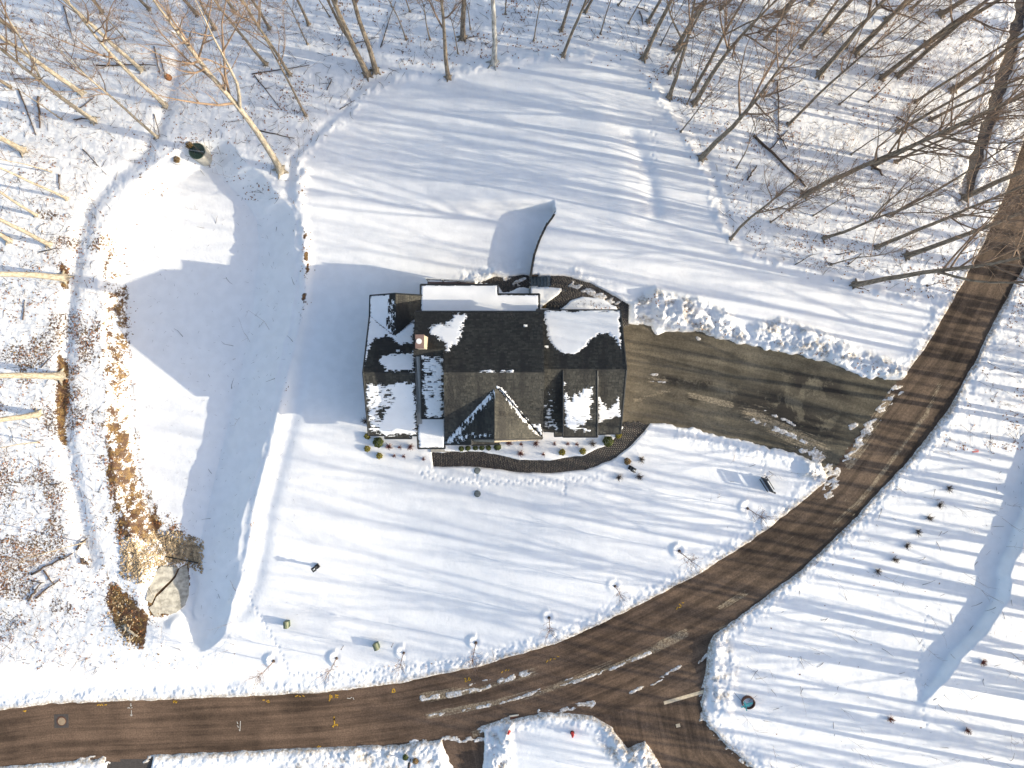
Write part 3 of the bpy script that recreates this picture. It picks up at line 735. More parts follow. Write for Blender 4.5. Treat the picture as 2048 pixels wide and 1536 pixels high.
class RoofPlane:
    def __init__(s, p0, slope, pitch):
        # slope: unit xy direction pointing DOWN the slope
        sx, sy = slope; s.p0 = np.array(p0, float)
        n = np.array([sx * pitch, sy * pitch, 1.0]); s.n = n / np.linalg.norm(n)
        s.u = np.array([-sy, sx, 0.0])
        s.v = np.cross(s.n, s.u)                       # up or down slope
        if s.v[2] < 0: s.v = -s.v; 
        s.u = np.cross(s.v, s.n)
    def z(s, x, y): return s.p0[2] - (s.n[0] * (x - s.p0[0]) + s.n[1] * (y - s.p0[1])) / s.n[2]
    def hit(s, u, v): return ray_plane(u, v, s.p0, s.n)

def scan(poly2, vy):
    xs_ = []
    n = len(poly2)
    for i in range(n):
        (x0, y0), (x1, y1) = poly2[i], poly2[(i + 1) % n]
        if (y0 > vy) != (y1 > vy): xs_.append(x0 + (vy - y0) / (y1 - y0) * (x1 - x0))
    xs_.sort(); return list(zip(xs_[::2], xs_[1::2]))

def build_roof(name, pl, pix, snow=(), speckle=(), seed=0, tone=0.5, trims=(), thick=0.14, label=None, sn_amp=1.0):  # tone puts light into the shingle colour: sunny slopes paler, shaded ones darker
    pts = [pl.hit(*p) for p in pix]; P2 = [(float(np.dot(p - pl.p0, pl.u)), float(np.dot(p - pl.p0, pl.v))) for p in pts]
    rnd = random.Random(seed)
    # deck slab
    from mathutils.geometry import tessellate_polygon
    tri = tessellate_polygon([[Vector(p) for p in pts]]); n = len(pts)
    vs = [tuple(p) for p in pts] + [tuple(p - pl.n * thick) for p in pts]
    fs = [tuple(t) for t in tri] + [tuple(n + i for i in t[::-1]) for t in tri] + [(i, (i + 1) % n, n + (i + 1) % n, n + i) for i in range(n)]
    mb = MB(); mb.v = vs; mb.f = fs; deck = mb.build(name, M['deck'], house)
    if label: deck["label"] = label
    # shingles
    ch, cw = 0.155, 0.27; vmin = min(p[1] for p in P2); vmax = max(p[1] for p in P2)
    V_, F_, T_ = [], [], []
    r = 0; v0 = vmin
    while v0 < vmax - 0.02:
        v1 = min(v0 + ch * 1.15, vmax); vm = v0 + ch * 0.5
        for (a, b_) in scan(P2, min(vm, vmax - 1e-3)):
            off = rnd.uniform(0, cw); x = a - off
            while x < b_:
                w = cw * rnd.uniform(0.85, 1.15); xa, xb = max(x, a), min(x + w - 0.022, b_)
                if xb - xa > 0.03:
                    bi = len(V_); lift = rnd.uniform(0.030, 0.052)
                    for (xx, yy, hh) in ((xa, v0, lift), (xb, v0, lift), (xb, v1, 0.006), (xa, v1, 0.006), (xa, v0, 0.0), (xb, v0, 0.0)):
                        V_.append(pl.p0 + pl.u * xx + pl.v * yy + pl.n * hh)
                    T_ += [min(1, max(0, rnd.gauss(tone, 0.24)))] * 6
                    F_ += [(bi, bi + 1, bi + 2, bi + 3), (bi + 4, bi + 5, bi + 1, bi)]
                x += w
        v0 += ch; r += 1
    me_ = mesh_np("shingles", V_, F_, M['shingle'], {"tone": T_}); o = obj("shingles", me_, deck); tag(o, kind="stuff")
    # snow sheet
    if snow or speckle:
        st = 0.062; umin = min(p[0] for p in P2); umax = max(p[0] for p in P2)
        gu = np.arange(umin, umax + st, st); gv = np.arange(vmin, vmax + st, st); GU, GV = np.meshgrid(gu, gv)
        PX = pl.p0[None, None] + GU[..., None] * pl.u + GV[..., None] * pl.v
        k = H / (H - PX[..., 2]) / S; AU = 1024 + PX[..., 0] * k; AV = 768 - PX[..., 1] * k
        f = np.zeros(GU.shape)
        for (pp, lv, so) in snow: f = np.maximum(f, lv * sstep(so * 1.6 + 1, -so * 1.9 - 1, poly_sdf(AU, AV, pp)))
        for (pp, lv, so) in speckle: f = f - lv * sstep(so, -so, poly_sdf(AU, AV, pp))
        nz = fbm(GU + seed * 5, GV + seed * 3, 0.30, 3, 60 + seed) - 0.5; nz2 = fbm(GU * 0.5 + 9, GV * 2.0, 0.22, 2, 90 + seed) - 0.5
        nz3 = fbm(GU, GV, 1.3, 3, 80 + seed) - 0.5
        hgt = (f - 0.5) * 0.13 * sn_amp + nz * 0.075 + nz2 * 0.06 + nz3 * 0.05 * (1 - np.abs(f - .5)) + 0.018
        rw = np.floor((GV - vmin) / 0.155).astype(int); cl_ = np.floor(GU / 0.27 + 0.5 * (rw % 2)).astype(int)
        tb_ = np.random.default_rng(400 + seed).random((97, 89)) - 0.5; cn = tb_[rw % 97, cl_ % 89]; fr = (GV - vmin) / 0.155 - rw
        soft_ = 1 - np.clip(np.abs(f - 0.5) * 2, 0, 1) ** 2
        hgt = hgt + cn * 0.065 * soft_ + (fr - 0.5) * 0.02
        hgt = np.minimum(hgt, 0.062 + nz3 * 0.02 + 0.03 * (sn_amp - 1))
        ind = -poly_sdf(GU * 100, GV * 100, [(a * 100, b_ * 100) for a, b_ in P2]) / 100
        ed = np.full(GU.shape, 9.0)
        for i in trims: ed = np.minimum(ed, poly_sdf(GU * 100, GV * 100, [(P2[i][0] * 100, P2[i][1] * 100), (P2[(i + 1) % n][0] * 100, P2[(i + 1) % n][1] * 100)], closed=False) / 100)
        hgt = np.where(ed < 0.14, np.minimum(hgt, ed * 0.6 - 0.01), hgt)
        good = (ind > -0.05) & (hgt > -0.02)
        cell = good[:-1, :-1] & good[1:, :-1] & good[:-1, 1:] & good[1:, 1:]
        ii = np.arange(GU.size).reshape(GU.shape)
        Fq = np.stack([ii[:-1, :-1][cell], ii[:-1, 1:][cell], ii[1:, 1:][cell], ii[1:, :-1][cell]], 1)
        if len(Fq):
            lab_ = np.where(cell, np.arange(cell.size).reshape(cell.shape), -1)
            for _ in range(4000):
                nw = lab_.copy()
                nw[1:] = np.maximum(nw[1:], lab_[:-1]); nw[:-1] = np.maximum(nw[:-1], lab_[1:]); nw[:, 1:] = np.maximum(nw[:, 1:], lab_[:, :-1]); nw[:, :-1] = np.maximum(nw[:, :-1], lab_[:, 1:])
                nw[1:, 1:] = np.maximum(nw[1:, 1:], lab_[:-1, :-1]); nw[:-1, 1:] = np.maximum(nw[:-1, 1:], lab_[1:, :-1])
                nw[1:, :-1] = np.maximum(nw[1:, :-1], lab_[:-1, 1:]); nw[:-1, :-1] = np.maximum(nw[:-1, :-1], lab_[1:, 1:])
                nw[~cell] = -1
                if (nw == lab_).all(): break
                lab_ = nw
            lf = lab_[cell]; PV = (PX + hgt[..., None] * pl.n).reshape(-1, 3); small = []
            def emit(nm, Fs, kind=None):
                used, inv = np.unique(Fs, return_inverse=True); z0 = np.zeros(len(used))
                o_ = obj(nm, mesh_np(nm, PV[used], inv.reshape(Fs.shape), M['snow'], {"litter": z0, "dirt": z0, "rough": z0 + 0.02}, smooth=True), deck)
                if kind: tag(o_, kind=kind)
            for q_ in np.unique(lf):
                Fs = Fq[lf == q_]
                if len(Fs) < 60: small.append(Fs)
                else: emit("roof_snow", Fs)
            if small: emit("snow_specks", np.concatenate(small), "stuff")
    # edge trims
    tb = MB()
    for i in trims:
        a, b_ = Vector(pts[i]), Vector(pts[(i + 1) % n]); nn = Vector(pl.n)
        tb.tube([a + nn * 0.0, b_ + nn * 0.0], 0.075, 5)
    if trims: tb.build("gutter", M['trim'], deck)
    return deck

def yw(v, z): return (768 - v) * S * (H - z) / H
def xw(u, z): return (u - 1024) * S * (H - z) / H
# main roof
zE, pm = 6.2, 0.6
p1 = RoofPlane((0, yw(623, zE), zE), (0, 1), pm)
hz = p1.hit(1000, 745); yr = hz[1]; zR = hz[2]
p2 = RoofPlane((0, yr, zR), (0, -1), pm)
zB = p1.hit(850, 699)[2]; yB = p1.hit(850, 699)[1]
pB = RoofPlane((0, yB, zB), (0, -1), 0.55)
g = p2.hit(989, 777); xg, zg = g[0], g[2]
p3 = RoofPlane((xg, 0, zg), (-1, 0), 0.66); p4 = RoofPlane((xg, 0, zg), (1, 0), 0.66)
build_roof("rear_roof", p1, [(830, 623), (1085, 623), (1089, 745), (887, 745), (887, 699), (826, 699)], tone=0.30, seed=1, trims=(0,), thick=0.2,
           snow=[([(907, 626), (936, 628), (933, 640), (925, 655), (924, 674), (916, 690), (905, 690), (899, 703), (892, 706), (889, 690), (880, 680), (862, 668), (857, 660), (864, 652), (880, 648), (897, 646), (905, 635)], 1.0, 5),
                 ([(958, 739), (1028, 739), (1026, 745), (956, 745)], 0.85, 3)])
build_roof("front_roof", p2, [(887, 745), (1089, 745), (1085, 874), (1001, 775), (989, 777), (890, 882)], tone=0.62, seed=2, trims=(), thick=0.2,
           snow=[([(992, 772), (1003, 773), (1014, 787), (1042, 822), (1062, 846), (1081, 848), (1085, 872)], 1.0, 2.5)])
build_roof("entry_gable_west_roof", p3, [(989, 777), (989, 878), (943, 878), (943, 889), (890, 889), (890, 882)], tone=0.35, seed=3, trims=(1, 2, 3, 4), thick=0.2,
           snow=[([(975, 785), (989, 777), (989, 790), (930, 855), (905, 888), (890, 889), (890, 878), (930, 835)], 0.92, 8), ([(900, 868), (940, 868), (940, 886), (900, 886)], 0.62, 8),
                 ([(945, 865), (985, 865), (985, 876), (945, 876)], 0.62, 6)])
build_roof("entry_gable_east_roof", p4, [(989, 777), (1001, 775), (1085, 874), (1084, 878), (989, 880)], tone=0.62, seed=4, trims=(2, 3), thick=0.2,
           snow=[([(996, 776), (1004, 777), (1040, 824), (1075, 866), (1083, 874), (1070, 868), (1045, 842), (1015, 806)], 0.9, 3)])
pS = RoofPlane((0, yw(890, 3.9), 3.9), (0, -1), 0.35)
build_roof("entry_lower_roof", pS, [(943, 879), (999, 877), (999, 888), (943, 891)], tone=0.62, seed=5, trims=(2,), thick=0.12)
# section B and the lower front roofs
build_roof("stair_roof", pB, [(827, 699), (887, 699), (887, 837), (843, 837), (841, 712), (827, 712)], tone=0.45, seed=6, trims=(2, 3), thick=0.15,
           snow=[([(842, 714), (858, 712), (862, 760), (850, 822), (850, 835), (886, 836), (887, 708), (872, 720), (874, 770), (868, 800)], 0.95, 6), ([(843, 716), (887, 716), (887, 837), (858, 837), (843, 800)], 0.74, 5)])
zD0 = 3.6
pD = RoofPlane((0, yw(897, zD0), zD0), (0, -1), 0.16)
build_roof("porch_roof", pD, [(827, 706), (889, 706), (890, 897), (836, 897)], tone=0.3, seed=7, trims=(1, 2, 3), thick=0.15,
           snow=[([(828, 712), (890, 712), (890, 896), (838, 896), (832, 800)], 1.0, 3)], sn_amp=1.4)
# garage
zG, pg = 5.0, 0.58
p6 = RoofPlane((0, yw(620, zG), zG), (0, 1), pg)
gr = p6.hit(1170, 739); yG, zGr = gr[1], gr[2]
p7 = RoofPlane((0, yG, zGr), (0, -1), pg); p7b = RoofPlane((0, yG, zGr + 0.01), (0, -1), 0.26)
build_roof("garage_rear_roof", p6, [(1076, 620), (1241, 620), (1253, 739), (1089, 739)], tone=0.42, seed=8, trims=(0, 1), thick=0.2,
           snow=[([(1086, 621), (1240, 621), (1242, 700), (1236, 688), (1228, 676), (1214, 668), (1200, 670), (1184, 680), (1174, 693), (1160, 704), (1148, 711), (1134, 710), (1120, 706), (1108, 693), (1098, 682), (1090, 650)], 1.0, 4)], sn_amp=1.3)
build_roof("garage_front_roof", p7, [(1089, 739), (1253, 739), (1241, 867), (1109, 873), (1109, 864), (1086, 862)], tone=0.5, seed=9, trims=(1, 2, 3, 4), thick=0.2,
           snow=[([(1194, 782), (1203, 802), (1216, 813), (1230, 806), (1239, 782), (1240, 832), (1225, 836), (1196, 846)], 0.95, 4),
                 ([(1088, 775), (1100, 775), (1110, 800), (1108, 830), (1118, 850), (1122, 862), (1088, 862)], 0.56, 10)])
build_roof("dormer_roof", p7b, [(1126, 741), (1195, 741), (1195, 874), (1126, 874)], tone=0.5, seed=10, trims=(1, 2, 3), thick=0.12,
           snow=[([(1128, 762), (1135, 790), (1142, 800), (1148, 778), (1156, 790), (1164, 775), (1184, 772), (1186, 800), (1184, 835), (1170, 850), (1150, 862), (1135, 855), (1128, 850)], 0.92, 6),
                 ([(1168, 858), (1184, 856), (1184, 862), (1168, 864)], 0.8, 3)])
dw_x0, dw_x1 = xw(1128, 6.5), xw(1194, 6.5)
# west wing
zW, pw_ = 4.0, 0.56
p10 = RoofPlane((0, yw(632, zW), zW), (0, 1), pw_)
wr = p10.hit(780, 745); yW, zWr = wr[1], wr[2]
p9 = RoofPlane((0, yW, zWr), (0, -1), pw_)
c_ = p10.hit(791, 672); xc, zc = c_[0], c_[2]
p11 = RoofPlane((xc, 0, zc), (-1, 0), 0.44); p12 = RoofPlane((xc, 0, zc), (1, 0), 0.38)
build_roof("wing_rear_roof", p10, [(726, 745), (739, 632), (791, 672), (829, 636), (830, 745)], tone=0.25, seed=11, trims=(0,), thick=0.16,
           snow=[([(739, 630), (791, 670), (830, 634), (828, 688), (795, 690), (782, 676), (762, 674), (746, 682), (738, 700), (734, 716), (729, 732), (730, 700)], 1.0, 4),
                 ([(762, 712), (828, 702), (828, 743), (775, 743), (758, 726)], 1.0, 4)])
build_roof("wing_front_roof", p9, [(726, 745), (830, 745), (834, 871), (823, 871), (823, 877), (770, 877), (770, 871), (737, 871)], tone=0.35, seed=12, trims=(2, 3, 4, 5, 6, 7), thick=0.16,
           snow=[([(732, 768), (830, 764), (834, 870), (776, 872), (740, 862)], 1.02, 6)],
           speckle=[([(742, 780), (786, 774), (790, 800), (772, 830), (756, 862), (746, 850)], 0.42, 9), ([(726, 742), (830, 742), (830, 760), (726, 766)], 0.3, 4)])
build_roof("back_gable_west_roof", p11, [(791, 672), (739, 632), (740, 591), (791, 587)], tone=0.4, seed=13, trims=(1, 2), thick=0.16,
           snow=[([(739, 588), (782, 587), (778, 620), (774, 650), (790, 672), (739, 640)], 1.0, 4), ([(775, 588), (790, 588), (790, 665), (774, 650)], 0.6, 5)])
build_roof("back_gable_east_roof", p12, [(791, 672), (791, 587), (851, 591), (850, 623), (829, 623), (829, 636)], tone=0.7, seed=14, trims=(1, 2), thick=0.16)
# rear porch roof
zP = 4.2
pE = RoofPlane((0, yw(569, zP - .1), zP - .1), (0, 1), 0.06)
build_roof("porch_flat_roof", pE, [(841, 569), (996, 569), (996, 588), (1079, 588), (1079, 624), (841, 624)], tone=0.3, seed=15, trims=(0, 1, 2, 3, 5), thick=0.2,
           snow=[([(842, 571), (995, 571), (995, 590), (1077, 590), (1077, 626), (842, 626)], 1.0, 1)], sn_amp=1.8)

# walls
def prism_x(x0, x1, prof, name, mat, label=None):
    mb = MB(); n = len(prof)
    mb.add([(x0, y, z) for y, z in prof] + [(x1, y, z) for y, z in prof], [tuple(range(n)), tuple(range(n, 2 * n))[::-1]] + [(i, n + i, n + (i + 1) % n, (i + 1) % n) for i in range(n)])
    o = mb.build(name, mat, house)
    if label: o["label"] = label
    return o
def prism_y(y0, y1, prof, name, mat):
    mb = MB(); n = len(prof)
    mb.add([(x, y0, z) for x, z in prof] + [(x, y1, z) for x, z in prof], [tuple(range(n)), tuple(range(n, 2 * n))[::-1]] + [(i, n + i, n + (i + 1) % n, (i + 1) % n) for i in range(n)])
    return mb.build(name, mat, house)
ins = 0.32
def zz(pl, y): return float(pl.z(0, y)) - 0.28
yN = yw(623, zE) - ins; yS_ = p2.hit(1000, 874)[1] + ins
xM0, xM1 = xw(887, 8.0) + 0.12, xw(1087, 7.0) - 0.12
xB0 = xw(828, 7.0) + 0.25
wm = prism_x(xM0, xM1, [(yS_, -0.6), (yS_, zz(p2, yS_)), (yr, zR - 0.28), (yN, zz(p1, yN)), (yN, -0.6)], "wall", M['wall'])
yCs = yw(837, 5.6) + 0.25
prism_x(xB0, xM0, [(yCs, -0.6), (yCs, zz(pB, yCs)), (yB, zB - 0.28), (yN, zz(p1, yN)), (yN, -0.6)], "wall", M['wall'])
prism_y(yS_ - 0.0, yw(886, 5.8) + 0.25, [(xw(893, 6), -0.5), (xw(893, 6), 5.7), (xg, zg - 0.3), (xw(1081, 6), 5.8), (xw(1081, 6), -0.5)], "entry_gable_wall", M['stone_tan'])
prism_x(xB0, xM0, [(yw(893, 3.5) + 0.9, -0.6), (yw(893, 3.5) + 0.9, 3.3), (yCs, 3.8), (yCs, -0.6)], "porch_wall", M['wall'])
yGn = yw(620, zG) - ins; yGs = p7.hit(1170, 866)[1] + ins; xG1 = xw(1246, zG) - 0.35
prism_x(xM1, xG1, [(yGs, 0.2), (yGs, zz(p7, yGs)), (yG, zGr - 0.28), (yGn, zz(p6, yGn)), (yGn, 0.2)], "garage_wall", M['wall'])
yDf = p7b.hit(1160, 872)[1] + 0.12
prism_x(dw_x0, dw_x1, [(yDf, zz(p7, yDf) - 0.2), (yDf, float(p7b.z(0, yDf)) - 0.14), (yG, zGr - 0.16), (yG, zGr - 0.5)], "dormer_wall", M['wall'])
yWn = yw(632, zW) - 0.2; yWs = p9.hit(790, 870)[1] + 0.3; xW0 = xw(730, zW) + 0.4
prism_x(xW0, xB0, [(yWs, -0.6), (yWs, zz(p9, yWs)), (yW, zWr - 0.25), (yWn, zz(p10, yWn)), (yWn, -0.6)], "wing_wall", M['wall'])
yCg = yw(588, zW) - 0.3
prism_y(yWn, yCg, [(xw(741, zW) + 0.3, -0.6), (xw(741, zW) + 0.3, float(p11.z(xw(741, zW) + 0.3, 0)) - 0.25), (xc, zc - 0.25), (xB0 + 0.3, float(p12.z(xB0 + 0.3, 0)) - 0.25), (xB0 + 0.3, -0.6)], "back_gable_wall", M['wall'])
# porch posts under the flat roof
for u in (846, 885, 925, 965, 992):
    a = (xw(u, zP), yw(573, zP)); MB().box((a[0], a[1], 1.9), (0.22, 0.22, 4.1)).build("porch_post", M['white'], house)
for u in (1030, 1072):
    a = (xw(u, zP), yw(592, zP)); MB().box((a[0], a[1], 1.9), (0.22, 0.22, 4.1)).build("porch_post", M['white'], house)
# chimney
chx0, chx1, chy0, chy1 = xw(830.5, 10.2), xw(848, 10.2), yw(697, 10.2), yw(669, 10.2)
cm = MB().box(((chx0 + chx1) / 2, (chy0 + chy1) / 2, 7.6), (chx1 - chx0 - 0.06, chy1 - chy0 - 0.06, 5.0)).build("chimney", M['stone_tan'], house)
MB().box(((chx0 + chx1) / 2, (chy0 + chy1) / 2, 10.14), (chx1 - chx0, chy1 - chy0, 0.12)).build("cap", M['brown_metal'], cm)
MB().tube([((chx0 + chx1) / 2, (chy0 + chy1) / 2, 10.2), ((chx0 + chx1) / 2, (chy0 + chy1) / 2, 10.5)], 0.13, 12).build("flue", M['white'], cm)
MB().tube([((chx0 + chx1) / 2, (chy0 + chy1) / 2, 10.5), ((chx0 + chx1) / 2, (chy0 + chy1) / 2, 10.54)], 0.21, 14).build("flue_cap", M['white'], cm)
for (u, v, pl) in ((1051, 653, p1), (796, 703, p10), (1093, 695, p6)):
    q = pl.hit(u, v); mb = MB(); mb.tube([(q[0], q[1], q[2] - 0.1), (q[0], q[1], q[2] + 0.42)], 0.055, 8)
    vo = mb.build("vent_pipe", M['white'], house); MB().box((q[0], q[1], q[2] + 0.03), (0.3, 0.3, 0.05)).build("flashing", M['white'], vo)
# corner downspout boot at the garage / porch corner
q = (xw(1076, 5.0), yw(622, 5.0)); MB().tube([(q[0], q[1], 4.3), (q[0], q[1], 5.25)], 0.2, 10).build("gutter_box", M['trim'], house)
# windows and doors
def window(cx, cy, cz, w, h_, axis, out):
    d = (w, 0.08, h_) if axis == 'y' else (0.08, w, h_)
    f = MB().box((cx, cy, cz), d).build("window", M['white'], house)
    dx, dy = (0, out * 0.045) if axis == 'y' else (out * 0.045, 0)
    d2 = (w - 0.2, 0.02, h_ - 0.2) if axis == 'y' else (0.02, w - 0.2, h_ - 0.2)
    MB().box((cx + dx, cy + dy, cz), d2).build("pane", M['glass'], f)
for x in (-0.5, 1.6): window(x, yw(886, 5.8) + 0.22, 2.6, 1.0, 1.5, 'y', -1)
window(-4.3, yw(886, 5.8) + 0.22, 4.6, 1.0, 1.3, 'y', -1)
window(xw(785, 3), yWs - 0.03, 2.0, 2.2, 1.5, 'y', -1)
for x in (-4.5, -2.2, 0.2): window(x, yN + 0.03, 5.0, 1.1, 1.2, 'y', 1)
for y in (yW - 2.6, yW + 2.3): window(xW0 - 0.03, y, 2.0, 1.3, 1.5, 'x', -1)
MB().box((xW0 - 0.2, yW + 0.2, 1.9), (0.42, 3.2, 2.6)).build("bay_window", M['trim'], house)
for y in (yG - 3.3, yG, yG + 3.3):
    d_ = MB().box((xG1 + 0.03, y, 2.55), (0.08, 2.6, 2.2)).build("garage_door", M['white'], house)
    for k in range(4): MB().box((xG1 + 0.08, y, 1.75 + k * 0.53), (0.03, 2.5, 0.48)).build("panel", M['white'], d_)
window(xw(1160, 6), yDf - 0.03, 5.0, 1.8, 0.9, 'y', -1)
window(xw(1160, 3), yGs - 0.03, 3.1, 1.6, 1.3, 'y', -1)
dr = MB().box((xw(865, 3), yw(893, 3.5) + 0.9 - 0.04, 1.2), (1.1, 0.08, 2.2)).build("front_door", M['brown_metal'], house)
MB().tube([(xw(865, 3) + 0.42, yw(893, 3.5) + 0.8, 1.15), (xw(865, 3) + 0.42, yw(893, 3.5) + 0.8, 1.3)], 0.03, 6).build("handle", M['black'], dr)
# deck and its railing beyond the flat roof
a0 = px2w_z(852, 556, 3.3); a1 = px2w_z(948, 564, 3.3)
dk = MB().box(((a0[0] + a1[0]) / 2, (a0[1] + a1[1]) / 2 - 0.45, 2.2), (a1[0] - a0[0], 0.9, 0.15)).build("deck", M['brown_metal'], house)
rl = MB(); q0, q1 = Vector(a0), Vector((a1[0], a0[1] - 0.25, 3.3))
rl.tube([q0, q1], 0.05, 5); rl.tube([q0 - Vector((0, 0, .85)), q1 - Vector((0, 0, .85))], 0.04, 5)
rl.build("rail", M['white'], dk)
bl = MB()
for i in range(36):
    p = q0.lerp(q1, i / 35); bl.box((p.x, p.y, 2.85), (0.035, 0.035, 0.85))
tag(bl.build("balusters", M['brown_metal'], dk), kind="stuff")
for i in range(4):
    p = q0.lerp(q1, i / 3); MB().box((p.x, p.y, 1.6), (0.13, 0.13, 3.5)).build("post", M['white'], dk)
# front stoop slab
a = px2w(881, 901); MB().box((a[0], a[1] + 0.05, a[2] + 0.05), (1.7, 0.35, 0.28)).build("stoop", M['concrete'], house)

# ------------------------------------------------------------------ trees
def sweep(lines, mat, name):
    """lines: list of (pts Nx3, radii N, sides) -> mesh"""
    Vs, Fs = [], []; b0 = 0
    for pts, rad, n in lines:
        pts = np.asarray(pts, float); k = len(pts)
        t = np.gradient(pts, axis=0); t /= np.linalg.norm(t, axis=1)[:, None] + 1e-9
        ref = np.array([0, 0, 1.0]) if abs(t[0, 2]) < 0.9 else np.array([1.0, 0, 0])
        a = np.cross(t, ref); a /= np.linalg.norm(a, axis=1)[:, None] + 1e-9; b = np.cross(t, a)
        an = np.arange(n) * 2 * PI / n
        ring = pts[:, None] + (a[:, None] * np.cos(an)[None, :, None] + b[:, None] * np.sin(an)[None, :, None]) * np.asarray(rad)[:, None, None]
        Vs.append(ring.reshape(-1, 3)); i = np.arange(k - 1)[:, None] * n; j = np.arange(n)[None]; jn = (j + 1) % n
        Fs.append(np.stack([(i + j), (i + jn), (i + n + jn), (i + n + j)], -1).reshape(-1, 4) + b0); b0 += k * n
    return mesh_np(name, np.concatenate(Vs), np.concatenate(Fs), mat, smooth=True)

def branch_pts(rs, p, d, L, k, up=0.15, wob=0.12):
    pts = [p]; d = d / np.linalg.norm(d); s = L / (k - 1)
    for _ in range(k - 1):
        d = d + rs.normal(0, wob, 3) + np.array([0, 0, up]) ; d /= np.linalg.norm(d); pts.append(pts[-1] + d * s)
    return np.array(pts), d

def side_dir(rs, axis, ang):
    ph = rs.uniform(0, 2 * PI); a = np.cross(axis, [0.3, 0.9, 0.1]); a /= np.linalg.norm(a); b = np.cross(axis, a)
    return axis * math.cos(ang) + (a * math.cos(ph) + b * math.sin(ph)) * math.sin(ang)

def make_tree(seed, h, r, nl, fork=False, dens=1.0):
    rs = np.random.default_rng(seed)
    k = 12; tp, _ = branch_pts(rs, np.zeros(3), np.array([0, 0, 1.0]), h * 0.92, k, 0.12, 0.035)
    tt = np.linspace(0, 1, k); tr = r * (1 - 0.86 * tt ** 1.1); 
    tp = np.vstack([[0, 0, -0.3], tp[0] + [0, 0, 0.05], tp[0] * 0 + tp[1] * 0.25, tp[1:]]); tr = np.r_[r * 1.9, r * 1.55, r * 1.12, tr[1:]]
    trunk = [(tp, tr, 9)]
    for i in range(5):
        an = 2 * PI * (i + rs.uniform(-.3, .3)) / 5; d = np.array([math.cos(an), math.sin(an), 0])
        trunk.append((np.array([[0, 0, 0.35], d * r * 1.7 + [0, 0, 0.12], d * r * 3.2 + [0, 0, -0.1]]), [r * 0.6, r * 0.42, r * 0.12], 5))
    tp = tp[2:]; tr = tr[2:]; k = len(tp); tt = np.linspace(0, 1, k)
    crown = []
    def lerp(f):
        x = f * (k - 1); i = min(int(x), k - 2); q = x - i; return tp[i] * (1 - q) + tp[i + 1] * q, tr[i] * (1 - q) + tr[i + 1] * q, (tp[i + 1] - tp[i]) / np.linalg.norm(tp[i + 1] - tp[i])
    starts = []
    if fork:
        p, rr, ax = lerp(0.42); d = side_dir(rs, ax, math.radians(22)); L = h * 0.5
        bp, _ = branch_pts(rs, p, d, L, 8, 0.10, 0.06); br = np.linspace(rr * 0.75, 0.02, 8); trunk.append((bp, br, 6))
        for i in range(3, 8): starts.append((bp[i], br[i] * 1.1 + 0.01, (bp[i] - bp[i - 1]) / np.linalg.norm(bp[i] - bp[i - 1]), h * 0.18))
    for i in range(nl):
        f = 0.42 + 0.56 * (i + rs.uniform(0, 1)) / nl; p, rr, ax = lerp(min(f, 0.99)); starts.append((p, rr, ax, h * (0.34 * (1.05 - f) + 0.08)))
    for (p, rr, ax, L) in starts:
        d = side_dir(rs, ax, math.radians(rs.uniform(25, 48))); L = L * rs.uniform(0.8, 1.4)
        bp, _ = branch_pts(rs, p, d, L, 6, 0.12, 0.10); br = np.linspace(min(rr * 0.62, 0.10), 0.016, 6); crown.append((bp, br, 5))
        for j in range(int(7 * dens)):
            q = rs.integers(1, 6); d2 = side_dir(rs, (bp[q] - bp[q - 1]) / np.linalg.norm(bp[q] - bp[q - 1]), math.radians(rs.uniform(20, 50))); L2 = L * rs.uniform(0.25, 0.5)
            b2, _ = branch_pts(rs, bp[q], d2, L2, 4, 0.10, 0.13); crown.append((b2, np.linspace(max(br[q] * 0.6, 0.012), 0.007, 4), 3))
            for m_ in range(int(6 * dens)):
                q2 = rs.integers(1, 4); d3 = side_dir(rs, (b2[q2] - b2[q2 - 1]) / np.linalg.norm(b2[q2] - b2[q2 - 1]), math.radians(rs.uniform(20, 55)))
                b3, _ = branch_pts(rs, b2[q2], d3, L2 * rs.uniform(0.3, 0.7), 3, 0.08, 0.15); crown.append((b3, [0.0075, 0.006, 0.005], 3))
    return trunk, crown

VAR = {}
specs = [('F', 3, 23, 0.25, 7), ('G', 1, 24, 0.32, 15), ('X', 3, 23, 0.27, 15), ('L', 4, 22, 0.20, 13), ('M', 4, 19, 0.135, 11), ('S', 3, 11, 0.06, 8)]
for cls, nv, h_, r_, nl in specs:
    for i in range(nv):
        rs_ = random.Random(ord(cls) * 10 + i); hh = h_ * rs_.uniform(0.88, 1.12)
        tr_, cr_ = make_tree(ord(cls) * 7 + i, hh, r_ * rs_.uniform(0.85, 1.1), nl, fork=(i % 2 == 0 and cls != 'S'), dens={'S': 0.8, 'F': 0.45, 'X': 1.05, 'L': 1.0}.get(cls, 1.0))
        VAR[cls, i] = ({c: sweep(tr_, M[m_], "trunk") for c, m_ in (('n', 'bark'), ('p', 'bark_pale_sunlit'), ('g', 'bark_grey'))}, sweep(cr_, M['twig'], "crown"), hh)
NV = {s[0]: s[1] for s in specs}

